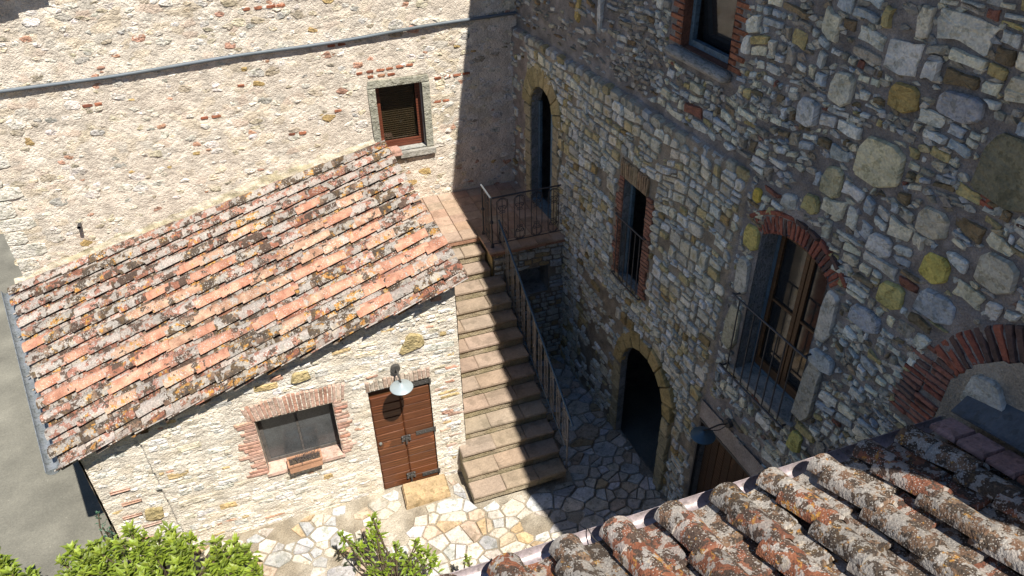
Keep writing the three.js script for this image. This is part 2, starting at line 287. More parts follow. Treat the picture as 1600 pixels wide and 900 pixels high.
// the dark room behind an opening: five walls, open towards the wall
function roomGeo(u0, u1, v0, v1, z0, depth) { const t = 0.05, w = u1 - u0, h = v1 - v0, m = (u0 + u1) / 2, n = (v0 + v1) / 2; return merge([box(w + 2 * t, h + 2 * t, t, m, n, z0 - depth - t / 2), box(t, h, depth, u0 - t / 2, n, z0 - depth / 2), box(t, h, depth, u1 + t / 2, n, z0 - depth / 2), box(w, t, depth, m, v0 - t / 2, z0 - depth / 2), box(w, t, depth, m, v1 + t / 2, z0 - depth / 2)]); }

// stones of one house: the 300 that show largest as parts, the rest one part
const seenSize = (obj, c, a, z = 0) => { const w = V3(c[0], c[1], z).applyMatrix4(obj.matrixWorld), d = w.distanceTo(CAM), n = w.clone().project(camera); const inside = Math.abs(n.x) < 1.03 && Math.abs(n.y) < 1.03 && n.z < 1; return (inside ? 1 : 0.001) * a / (d * d); };
function setStones(parent, list, mat, name, restName, most = 300) {
  parent.updateMatrixWorld(true);
  list.forEach((s) => { s.seen = seenSize(parent, s.c, s.a, s.z || 0); });
  list.sort((a, b) => b.seen - a.seen);
  const rest = [];
  list.forEach((s, i) => { if (i < most) { const m = part(name, s.g, mat, parent); m.position.set(s.c[0], s.c[1], s.z || 0); } else { s.g.translate(s.c[0], s.c[1], s.z || 0); rest.push(s.g); } });
  if (rest.length) { const m = part(restName, mergeGeometries(rest), mat, parent); m.userData.kind = 'stuff'; }
}
const vary = (c, rng, a = 0.85, b = 0.3) => { const k = a + b * rng(); return [c[0] * k * (0.97 + 0.06 * rng()), c[1] * k, c[2] * k * (0.95 + 0.1 * rng())]; };
const pick = (r, table) => { let t = 0; for (const [w, c] of table) { t += w; if (r < t) return c; } return table[table.length - 1][1]; };
const BRICK = [[0.45, [0.42, 0.16, 0.085]], [0.3, [0.36, 0.12, 0.06]], [0.15, [0.25, 0.09, 0.05]], [0.1, [0.46, 0.24, 0.14]]];

// ================================================================ ground
{
  const g = new THREE.PlaneGeometry(600, 600, 1, 1); g.rotateX(-Math.PI / 2); const u = g.attributes.uv; for (let i = 0; i < u.count; i++) u.setXY(i, u.getX(i) * 250, u.getY(i) * 250);
  g.translate(0, -0.42, 0); struct('ground', g, M.road);
  const r = sheet({ u0: -16, u1: -1.6, v0: 3, v1: 32, cell: 0.3, height: (u, v) => -0.03 + 0.03 * fbm(u * 0.5, v * 0.5, 3, 7), color: () => [1, 1, 1], uvs: 2.4 });
  r.rotateX(-Math.PI / 2); const rm = M.road.clone(); rm.vertexColors = true;
  struct('road', r, rm);
}
const groundAt = (x) => (x < 1.2 ? 0 : -0.07 * (x - 1.2));
{ // courtyard: crazy paving bedded in sandy mortar; local x, y of the outlines are world x and -z
  const rng = rngOf(11), u0 = -2.7, u1 = 5.1, v0 = 4.2, v1 = 10.4;
  const blocked = (u, v) => (v > 8.0 && u < 1.99) || (v > 7.34 && u > 1.8 && u < 3.5) || u > 4.52 + (12.58 - v) * 0.0524 - 0.02 || (u > 0.82 && u < 1.62 && v > 7.58);
  const base = sheet({ u0: u0 - 0.4, u1, v0, v1, cell: 0.035, height: (u, v) => groundAt(u) - 0.022 + 0.02 * fbm(u * 5, v * 5, 4, 3), color: (u, v) => mix3([0.31, 0.27, 0.21], [0.47, 0.43, 0.36], sstep(0.35, 0.7, fbm(u * 1.7, v * 1.7, 4, 9))), cut: (u, v) => u > 4.53 + (12.58 - v) * 0.0524 });
  base.rotateX(-Math.PI / 2);
  const pav = struct('courtyard_paving', base, M.mortar);
  const cells = masonry({ u0, u1, v0, v1, fit: 1.9, size: (u, v, r) => 0.16 + 0.2 * r * r, aspect: 1.2, blocked, joint: (u, v, r) => 0.012 + 0.012 * r, keep: (u, v, r) => r < (v < 7.95 && u < 1.2 ? 0.68 : 0.97), seed: 12 });
  const split = []; for (const q of cells) { if (rng() < 0.55 && q.s > 0.19) { const a = rng() * 3.14, nx = Math.cos(a), ny = Math.sin(a), c = centre(q.p), d = c[0] * nx + c[1] * ny + (rng() - 0.5) * 0.06; for (const s of [1, -1]) { const p = clipHalf(q.p, s * nx, s * ny, s * d - 0.008); if (p.length > 2 && Math.abs(area(p)) > 0.003) split.push({ ...q, p }); } } else split.push(q); }
  const list = split.map((q) => {
    const col = vary(pick(rng(), [[0.4, [0.65, 0.575, 0.48]], [0.28, [0.66, 0.65, 0.62]], [0.1, [0.58, 0.45, 0.33]], [0.1, [0.56, 0.41, 0.24]], [0.12, [0.5, 0.49, 0.47]], [0.06, [0.48, 0.32, 0.19]]]), rng, 0.85,0.3);
    const { g, c, a } = stoneGeo(q.p, { h: 0.012 + 0.008 * rng(), depth: 0.03, bevel: 0.007, rough: 0.005, color: col, jit: 0.06, rng, smooth: false });
    g.rotateX(-Math.PI / 2);
    const m = { g, a, x: c[0], z: -c[1], y: groundAt(c[0]) };
    const w = V3(m.x, m.y, m.z), d = w.distanceTo(CAM), n = w.project(camera); m.seen = (Math.abs(n.x) < 1.03 && Math.abs(n.y) < 1.03 ? 1 : 0.001) * a / d / d; return m;
  }).sort((a, b) => b.seen - a.seen);
  const rest = [];
  list.forEach((s, i) => { if (i < 300) { const m = part('flagstone', s.g, M.flag, pav); m.position.set(s.x, s.y, s.z); } else { s.g.translate(s.x, s.y, s.z); rest.push(s.g); } });
  if (rest.length) part('flagstone_rest', mergeGeometries(rest), M.flag, pav).userData.kind = 'stuff';
}

// ================================================================ rear house: long sunlit rubble wall
const rear = thing('rear_house', 'long sunlit rubble house wall behind the lean-to roof with a small shuttered window', 'house', [0, 0, -12.58]);
{
  const rng = rngOf(21), hole = rectPts(1.95, 2.76, 3.52, 4.73);
  const U0 = -4.25, U1 = 4.6, V0 = -0.4, V1 = 7.6;
  const stonePatch = (u, v) => fbm(u * 0.9 + 4, v * 1.3, 3, 55);
  const height = (u, v) => {
    const wx = u + 0.05 * fbm(u * 6, v * 6, 2, 77), [f1, f2, id] = worley(wx * 5.2, v * 9.5, 51), e = f2 - f1, m = sstep(0.34, 0.62, stonePatch(u, v));
    const crack = -0.016 * (1 - sstep(0.02, 0.13, e)) * (0.25 + 0.75 * (hash2(Math.floor(id * 997), 3, 1) > 0.45 ? 1 : 0));
    return m * (0.006 * id + 0.6 * crack) + 0.016 * (fbm(u * 7, v * 9, 4, 61) - 0.5) + 0.015 * (fbm(u * 24, v * 30, 3, 65) - 0.5) + 0.03 * (fbm(u * 1.5, v * 1.5, 2, 69) - 0.5);
  };
  const color = (u, v) => {
    const wx = u + 0.05 * fbm(u * 6, v * 6, 2, 77), [, , id] = worley(wx * 5.2, v * 9.5, 51), m = sstep(0.4, 0.65, stonePatch(u, v));
    let c = mix3([0.74, 0.665, 0.58], [0.8, 0.735, 0.65], fbm(u * 2, v * 2, 3, 71));
    c = mix3(c, pick(id, [[0.6, [0.78, 0.73, 0.65]], [0.22, [0.74, 0.65, 0.5]], [0.1, [0.7, 0.56, 0.46]], [0.08, [0.62, 0.61, 0.56]]]), m * 0.6);
    return mix3(c, [0.55, 0.49, 0.38], 0.6 * sstep(0.68, 0.78, fbm(u * 3, v * 3, 5, 73)));
  };
  const surround = rectPts(1.83, 2.87, 3.36, 4.84);
  part('wall', sheet({ u0: U0, u1: U1, v0: V0, v1: V1, cell: 0.019, holes: [hole], height: (u, v) => height(u, v) - (inPoly(surround, u, v) ? 0.03 : 0), color }), M.render, rear);
  // the stones, pebbles and brick scraps that show through the mortar
  const blocked = (u, v) => inPoly(grow(surround, 0.03), u, v);
  const cells = masonry({ u0: U0 + 0.05, u1: 4.5, v0: 2.0, v1: 7.1, size: (u, v, r) => 0.055 + 0.085 * r * r, aspect: 1.75, blocked, joint: (u, v, r) => 0.004 + 0.03 * r * r, keep: (u, v, r) => r < (v < 2.9 || v > 6 ? 0.4 : 0.24) + 0.2 * sstep(1.5, 4.4, u), seed: 23 });
  const list = cells.map((q) => {
    const k = rng(), col = vary(pick(k, [[0.6, mix3([0.78, 0.72, 0.65], [0.79, 0.74, 0.62], rng())], [0.16, [0.74, 0.65, 0.48]], [0.08, [0.5, 0.43, 0.32]], [0.035, [0.55, 0.39, 0.17]], [0.055, [0.5, 0.48, 0.43]], [0.07, [0.55, 0.32, 0.22]]]), rng, 0.88,0.22);
    const s = stoneGeo(q.p, { h: 0.003 + 0.012 * rng() * rng(), depth: 0.03, bevel: 0.016, rough: 0.008, color: col, jit: 0.07, rng });
    s.z = height(q.u, q.v); return s;
  });
  // courses of brick left over the window and beside it
  const bricks = [];
  for (const [u, v, n, tilt] of [[1.5, 4.98, 7, 0.02], [1.85, 4.9, 3, 0], [-0.4, 5.05, 2, 0], [3.0, 4.72, 4, 0.02], [2.95, 4.3, 2, 0], [1.05, 4.4, 2, 0], [0.1, 6.2, 4, 0], [1.1, 5.5, 3, 0], [-2.5, 5.05, 2, 0], [-0.9, 4.6, 2, 0], [0.4, 4.1, 2, 0], [3.0, 3.9, 2, 0.05]]) for (let i = 0; i < n; i++) {
    if (rng() < 0.2) continue; const a = u + i * 0.17, b = v + i * tilt * 0.3, w = 0.1 + 0.05 * rng(), hh = 0.042 + 0.01 * rng();
    if (inPoly(surround, a + 0.07, b)) continue;
    const s = stoneGeo([[a, b], [a + w, b + 0.005], [a + w, b + hh], [a, b + hh]], { h: 0.012, bevel: 0.008, rough: 0.006, color: pick(rng(), BRICK), jit: 0.12, rng }); s.z = height(a, b); bricks.push(s);
  }
  setStones(rear, list, M.paleStone, 'stone', 'rubble_stone');
  setStones(rear, bricks, M.brick, 'brick', 'brick_scrap');
  // quoins down the left corner
  for (let i = 0, v = 1.9; v < 7; i++) { const hh = 0.2 + 0.1 * rng(), w = i % 2 ? 0.5 : 0.3; const { g, c } = stoneGeo(rectPts(U0, U0 + w, v, v + hh), { h: 0.012, bevel: 0.012, rough: 0.012, color: [0.74, 0.7, 0.6], rng }); const m = part('quoin', g, M.paleStone, rear); m.position.set(c[0], c[1], 0.01); v += hh + 0.02; }
  // the window
  const win = node('window', rear);
  part('reveal', revealGeo(hole, 0.005, -0.34), M.grey, win);
  const sur = [[[1.80, 4.73], [2.9, 4.73], [2.88, 4.84], [1.84, 4.86]], [[1.83, 3.5], [1.95, 3.5], [1.95, 4.728], [1.81, 4.728]], [[2.76, 3.5], [2.89, 3.5], [2.9, 4.728], [2.76, 4.728]]];
  for (const p of sur) { const { g, c } = stoneGeo(p, { h: 0.035, depth: 0.05, bevel: 0.01, rough: 0.006, color: [0.4, 0.39, 0.31], jit: 0.05, rng, smooth: false }); part('stone_surround', g, M.stone, win).position.set(c[0], c[1], 0); }
  part('sill', box(1.12, 0.1, 0.46, 2.35, 3.45, -0.14), M.concrete, win);
  const fz = -0.2;
  part('window_frame', merge([box(0.05, 1.21, 0.05, 1.976, 4.125, fz), box(0.05, 1.21, 0.05, 2.734, 4.125, fz), box(0.708, 0.05, 0.05, 2.355, 4.7, fz), box(0.708, 0.09, 0.08, 2.355, 3.566, fz)]), M.redWood, win);
  part('sash', merge([box(0.035, 1.04, 0.03, 2.02, 4.14, fz + 0.015), box(0.035, 1.04, 0.03, 2.69, 4.14, fz + 0.015), box(0.635, 0.035, 0.035, 2.355, 3.635, fz + 0.016)]), M.redWood, win);
  part('pane', box(0.63, 1.03, 0.006, 2.355, 4.16, fz - 0.03), new THREE.MeshPhysicalMaterial({ color: lin(0.9, 0.92, 0.9), transmission: 1, thickness: 0, roughness: 0.03, ior: 1.5 }), win);
  const slats = node('blind', win);
  for (let i = 0; i < 26; i++) { const g = box(0.64, 0.046, 0.006); g.rotateX(0.45); g.translate(2.35, 3.63 + i * 0.04, fz - 0.09); part('slat', g, M.slatWood, slats); }
  part('room', roomGeo(1.95, 2.76, 3.5, 4.75, -0.345, 0.8), M.dark, win);
  // mortar fillet where the lean-to roof runs into the wall
  {
    const N = 300, K = 8, pos = [], uv = [], col = [], idx = [];
    for (let i = 0; i <= N; i++) { const t = i / N, x = lerp(1.86, -4.4, t), y = lerp(3.68, 2.2, t), hh = 0.03 + 0.13 * fbm(x * 1.3 + 30, 1, 3, 5) + 0.05 * Math.sin(t * 3.1), d = 0.08 + 0.07 * fbm(x * 2 + 30, 4, 4, 6);
      for (let k = 0; k <= K; k++) { const q = k / K, j = 0.05 * (fbm(x * 9 + 40, k * 0.8, 4, 15) - 0.5); pos.push(x, y + 0.07 + hh * Math.pow(1 - q, 1.6) - 0.08 * q + j, 0.005 + d * q + j); uv.push(x, q * 0.3); col.push(...mix3([0.7, 0.63, 0.52], [0.48, 0.43, 0.3], sstep(0.42, 0.62, fbm(x * 5 + 20, k * 0.6, 5, 12)))); } }
    for (let i = 0; i < N; i++) for (let k = 0; k < K; k++) { const a = i * (K + 1) + k, b = a + K + 1; idx.push(a, a + 1, b, b, a + 1, b + 1); }
    const g = new THREE.BufferGeometry(); g.setAttribute('position', new THREE.Float32BufferAttribute(pos, 3)); g.setAttribute('uv', new THREE.Float32BufferAttribute(uv, 2)); g.setAttribute('color', new THREE.Float32BufferAttribute(col, 3)); g.setIndex(idx); g.computeVertexNormals();
    part('mortar_fillet', g, M.render, rear); }
  // body behind the face, and the roof whose verge shows at the upper left
  part('house_body', merge([box(0.3, 8, 6, U0 + 0.152, 3.6, -3.02), box(9, 8, 0.3, 0.2, 3.6, -6.2)]), M.concrete, rear);
  const slope = Math.atan(0.287), roof = node('roof', rear, [-3.05, 6.93, 0]); roof.rotation.z = slope;
  part('roof_deck', box(9.4, 0.08, 6.2, 3.1, -0.06, -3.08), M.brownWood, roof);
  for (let i = -4; i < 4; i++) { const g = box(0.5, 0.05, 0.3); g.rotateZ(-0.16); g.translate(i * 0.44, 0.02, 0.14 + 0.03 * hash2(i + 9, 1)); part('verge_tile', colored(g, [1, 1, 1]), M.tileOld[mod(i, 4)], roof); }
}
// small things on the rear wall
{
  const pts = []; for (let i = 0; i <= 40; i++) { const t = i / 40; pts.push([lerp(-4.4, 4.5, t), lerp(5.43, 5.72, t) + 0.012 * Math.sin(t * 17) - 0.02 * Math.sin(t * Math.PI), -12.53]); }
  const p = thing('conduit_pipe', 'grey metal conduit running the whole length of the sunlit rear wall', 'pipe', [0, 0, 0]);
  part('pipe', tube(pts, 0.029, 160, 8), M.conduit, p);
  const v = thing('vent_pipe', 'short black vent pipe stub poking out low on the sunlit rear wall', 'vent', [-3.15, 3.14, -12.56]);
  const g = new THREE.CylinderGeometry(0.03, 0.03, 0.12, 14, 1, true); g.rotateX(Math.PI / 2); g.translate(0, 0, 0.05); part('pipe_stub', g, M.iron, v); const d = new THREE.CircleGeometry(0.03, 14); d.translate(0, 0, 0.03); part('pipe_end', d, M.dark, v);
  [[2.0, 'pink brick lying on the window sill nearest the tiles', 0.17], [2.13, 'pink brick lying on the window sill beside another brick', 0.16]].forEach(([x, l, w], i) => { const b = thing('loose_brick', i ? 'upper of the two pink bricks stacked on the small window sill' : 'lower of the two pink bricks stacked on the small window sill', 'brick', [2.12 - i * 0.02, 3.502 + i * 0.058, -12.5], 'bricks on the small window sill'); const r = rngOf(70 + i), s = stoneGeo([[-0.15, -0.11], [0.15, -0.1], [0.14, 0.1], [-0.15, 0.11]], { h: 0.05, depth: 0, bevel: 0.008, rough: 0.005, color: [0.5, 0.3, 0.23], rng: r, smooth: false }); s.g.rotateX(-Math.PI / 2); part('brick_body', s.g, M.brick, b); b.rotation.y = i ? 0.12 : -0.05; });
}
function colored(g, c) { const n = g.attributes.position.count, a = new Float32Array(n * 3); for (let i = 0; i < n; i++) a.set(c, i * 3); g.setAttribute('color', new THREE.BufferAttribute(a, 3)); return g; }

// ================================================================ outbuilding with the lean-to tile roof
const shed = thing('outbuilding', 'low stone outbuilding with a lichened lean-to tile roof and brown plank door', 'outbuilding', [0, 0, 0]);
const ZF = -8.06;
const roofY = (x) => 3.68 + 0.278 * (x - 2.03);
{
  const face = node('front_wall', shed, [0, 0, ZF]);
  const rng = rngOf(31), U0 = -3.06, U1 = 1.97;
  const win = rectPts(-0.92, 0.12, 1.06, 2.08), door = rectPts(0.62, 1.5, -0.02, 2.1), top = (u) => roofY(u) - 0.06;
  const step = (u, v) => (u < -2.3 - 0.03 * (v - 1) ? -0.05 : 0);
  const height = (u, v) => {
    const wy = v + 0.03 * fbm(u * 3, v * 3, 2, 83), [f1, f2, id] = worley(u * 3.6, wy * 10, 81), e = f2 - f1;
    return step(u, v) + 0.006 * id - 0.013 * (1 - sstep(0.01, 0.08, e)) * (hash2(Math.floor(id * 991), 5, 2) > 0.6 ? 1 : 0.1) + 0.02 * (fbm(u * 3, v * 14, 4, 85) - 0.5) + 0.012 * (fbm(u * 18, v * 34, 3, 87) - 0.5);
  };
  const color = (u, v) => { const wy = v + 0.03 * fbm(u * 3, v * 3, 2, 83), [, , id] = worley(u * 3.6, wy * 10, 81); let c = pick(id, [[0.55, [0.8, 0.74, 0.65]], [0.2, [0.77, 0.68, 0.53]], [0.15, [0.74, 0.73, 0.68]], [0.1, [0.72, 0.6, 0.42]]]); c = mix3(c, [0.83, 0.78, 0.7], 0.5 + 0.4 * fbm(u * 3, v * 3, 3, 89)); return mix3(c, [0.58, 0.52, 0.4], 0.5 * sstep(0.68, 0.78, fbm(u * 3, v * 5, 5, 91))); };
  part('wall', sheet({ u0: U0, u1: U1, v0: -0.12, v1: 3.7, cell: 0.0165, holes: [win, door], height, color, cut: (u, v) => v > top(u) }), M.render, face);
  const brickZone = (u, v) => (u > -1.3 && u < 0.34 && v > 1.0 && v < 2.42) || (u > 0.55 && u < 1.58 && v < 2.32);
  const cells = coursed({ u0: U0 + 0.02, u1: U1 - 0.02, v0: -0.05, v1: 3.6, rowH: (r) => 0.05 + 0.09 * r * r, ratio: (r) => 1.2 + 3 * r * r, blocked: (u, v) => brickZone(u, v) || u < U0 + 0.04 || u > U1 - 0.03 || v > top(u) - 0.05 || Math.abs(u + 2.3) < 0.03, joint: (u, v, r) => 0.004 + 0.014 * r, keep: (u, v, r) => r < 0.5, seed: 33, wave: 0.03 });
  const list = cells.map((q) => { const col = vary(pick(rng(), [[0.62, [0.84, 0.8, 0.72]], [0.17, [0.8, 0.72, 0.56]], [0.12, [0.74, 0.72, 0.67]], [0.05, [0.64, 0.47, 0.24]], [0.06, [0.62, 0.37, 0.26]]]), rng, 0.9,0.16); const s = stoneGeo(q.p, { h: 0.003 + 0.011 * rng(), depth: 0.03, bevel: 0.016, rough: 0.009, color: col, jit: 0.05, rng }); s.z = height(q.u, q.v); return s; });
  setStones(face, list, M.paleStone, 'stone', 'rubble_stone', 290);
  // the special ochre stones
  for (const p of [[[1.1, 2.62], [1.5, 2.72], [1.46, 2.9], [1.28, 2.98]], [[-0.35, 2.58], [-0.08, 2.6], [-0.1, 2.74], [-0.3, 2.75]], [[-2.66, 0.72], [-2.42, 0.7], [-2.4, 0.92], [-2.62, 0.95]]]) { const s = stoneGeo(p, { h: 0.02, bevel: 0.012, rough: 0.01, color: [0.5, 0.4, 0.2], rng }); part('stone', s.g, M.paleStone, face).position.set(s.c[0], s.c[1], height(...s.c) + 0.012); }
  // brick dressings of the window and the door
  const bl = [], pale = (c) => mix3(c.map((x) => x * 1.25), [0.74, 0.62, 0.52], 0.25 + 0.45 * rng());
  const addBrick = (p, h = 0.022) => { const s = stoneGeo(p, { h, bevel: 0.008, depth: 0.03, rough: 0.007, color: pale(pick(rng(), BRICK)), jit: 0.1, rng, smooth: false }); s.z = 0.0; bl.push(s); };
  for (let i = 0; i < 23; i++) { const u = -1.0 + i * 0.0565, t = (i - 11) * 0.004, b = 2.085 + 0.006 * rng(), tp = 2.36 + 0.03 * rng() + 0.03 * Math.sin(i / 22 * Math.PI); addBrick([[u, b], [u + 0.043, b], [u + 0.045 + t, tp], [u + t, tp]]); }
  for (let i = 0; i < 17; i++) { const v = 1.07 + i * 0.0615; if (v > 2.06) break; const wl = 0.14 + 0.2 * rng(), wr = 0.1 + 0.13 * rng(); addBrick([[-0.925 - wl, v], [-0.925, v], [-0.925, v + 0.046], [-0.925 - wl, v + 0.046]]); addBrick([[0.125, v], [0.125 + wr, v], [0.125 + wr, v + 0.046], [0.125, v + 0.046]]); }
  for (let i = 0; i < 15; i++) { const u = 0.6 + i * 0.062, b = 2.105, s = stoneGeo([[u, b], [u + 0.05, b], [u + 0.052, b + 0.17 + 0.02 * rng()], [u, b + 0.17 + 0.02 * rng()]], { h: 0.02, bevel: 0.008, rough: 0.006, color: mix3([0.6, 0.53, 0.44], [0.48, 0.3, 0.22], rng() * 0.7), jit: 0.08, rng, smooth: false }); s.z = 0.0; bl.push(s); }
  for (let i = 0; i < 10; i++) { const v = 0.2 + rng() * 2.1, u = 1.56 + rng() * 0.2; addBrick([[u, v], [u + 0.13 + 0.12 * rng(), v + 0.01], [u + 0.13, v + 0.05], [u, v + 0.045]], 0.012); }
  for (let i = 0; i < 6; i++) { const v = 0.1 + i * 0.26, u = -2.95 + rng() * 0.3; addBrick([[u, v], [u + 0.25, v + 0.01], [u + 0.25, v + 0.045], [u, v + 0.045]], -0.03); }
  setStones(face, bl, M.brick, 'brick', 'brick_rest', 295);
  // window
  const w = node('window', shed, [0, 0, ZF]);
  part('reveal', revealGeo(win, 0.01, -0.26), plain([0.5, 0.43, 0.35], { bumpScale: 0.02 }), w);
  part('sill', box(1.1, 0.05, 0.3, -0.4, 1.037, -0.11), plain([0.66, 0.46, 0.37]), w);
  part('window_frame', merge([box(0.05, 1.02, 0.05, -0.893, 1.575, -0.22), box(0.05, 1.02, 0.05, 0.093, 1.575, -0.22), box(0.936, 0.05, 0.05, -0.4, 2.053, -0.22), box(0.936, 0.05, 0.05, -0.4, 1.09, -0.22), box(0.03, 0.913, 0.03, -0.4, 1.572, -0.226)]), plain([0.12, 0.11, 0.1]), w);
  const sheer = new THREE.MeshPhysicalMaterial({ color: lin(0.085, 0.095, 0.105), roughness: 0.2, specularIntensity: 1, ior: 1.5, map: mortarMap });
  part('pane', box(0.45, 0.913, 0.006, -0.643, 1.572, -0.215), sheer, w); part('pane', box(0.45, 0.913, 0.006, -0.157, 1.572, -0.215), sheer, w);
  part('room', roomGeo(-0.92, 0.12, 1.04, 2.09, -0.27, 0.5), M.dark, w);
  // door: two leaves of horizontal planks with iron straps and latches
  part('door_reveal', revealGeo(door, 0.01, -0.2), M.reveal, shed).position.z = ZF;
  const d = node('door', shed, [0, 0, ZF - 0.045]);
  for (const s of [0, 1]) { const n = 13; let v = 0.02; for (let i = 0; i < n; i++) { const h = 0.135 + 0.025 * ((i * 7 + s * 3) % 5) / 4 * 1.1, hh = Math.min(h, 2.09 - v); if (hh < 0.03) break; const st = stoneGeo(rectPts(0.625 + s * 0.4385, 1.058 + s * 0.4385, v, v + hh - 0.012), { h: 0.03, depth: 0.02, bevel: 0.01, rough: 0.003, color: vary([0.95 + 0.1 * rng(), 0.95, 0.95], rng, 0.85,0.25), jit: 0.02, rng, smooth: false }); const m = part('plank', st.g, s ? woodV : woodV2, d); m.position.set(st.c[0], st.c[1], 0); v += hh; } }
  part('door_backing', box(0.87, 2.09, 0.02, 1.06, 1.05, -0.045), M.brownWood, d);
  for (const [u0, u1, v] of [[1.22, 1.5, 2.03], [1.22, 1.5, 1.06], [1.24, 1.5, 0.13]]) { const h = part('hinge', merge([box(u1 - u0, 0.07, 0.012, (u0 + u1) / 2, v, 0.042), ...[0.2, 0.5, 0.8].map((t) => { const b = new THREE.SphereGeometry(0.012, 8, 6); b.translate(lerp(u0, u1, t), v, 0.05); return b; })]), M.darkIron, d); const c = new THREE.CylinderGeometry(0.018, 0.018, 0.1, 10); c.translate(1.508, v, 0.045); part('hinge_pin', c, M.darkIron, h); }
  for (const v of [1.02, 0.2]) { const gs = [box(0.05, 0.11, 0.014, 1.035, v, 0.044), box(0.05, 0.11, 0.014, 1.092, v, 0.044), box(0.13, 0.02, 0.02, 1.062, v, 0.058), box(0.02, 0.14, 0.02, 1.062, v - 0.03, 0.07)]; for (const a of [-1, 1]) for (const b of [-1, 1]) { const s = new THREE.SphereGeometry(0.02, 8, 6); s.translate(1.062 + a * 0.055, v + b * 0.04, 0.05); gs.push(s); } part('latch', merge(gs), M.darkIron, d); }
  { const k = new THREE.SphereGeometry(0.025, 10, 8); k.translate(0.68, 1.04, 0.045); part('knob', k, M.grey, d); }
  // side walls and wall body
  const L = [[-3.06, ZF], [-4.3, -12.55]], ang = Math.atan2(L[1][0] - L[0][0], -(L[1][1] - L[0][1]));
  const lw = Math.hypot(L[1][0] - L[0][0], L[1][1] - L[0][1]);
  const side = (uA, uB, hgt) => { const r2 = rngOf(35); return sheet({ u0: uA, u1: uB, v0: -0.3, v1: hgt, cell: 0.05, height: (u, v) => 0.02 * fbm(u * 7, v * 9, 4, 95), color: (u, v) => mix3([0.62, 0.56, 0.47], [0.5, 0.44, 0.34], fbm(u * 3, v * 3, 3, 96)) }); };
  const ls = part('side_wall', side(0, lw, 2.12), M.render, shed); ls.position.set(L[1][0], 0, L[1][1]); ls.rotation.y = Math.atan2(-(L[0][1] - L[1][1]), L[0][0] - L[1][0]); // runs from back to front
  const rs = part('side_wall', side(0, 4.52, 3.56), M.render, shed); rs.position.set(U1, 0, ZF - 0.005); rs.rotation.y = Math.PI / 2;
}
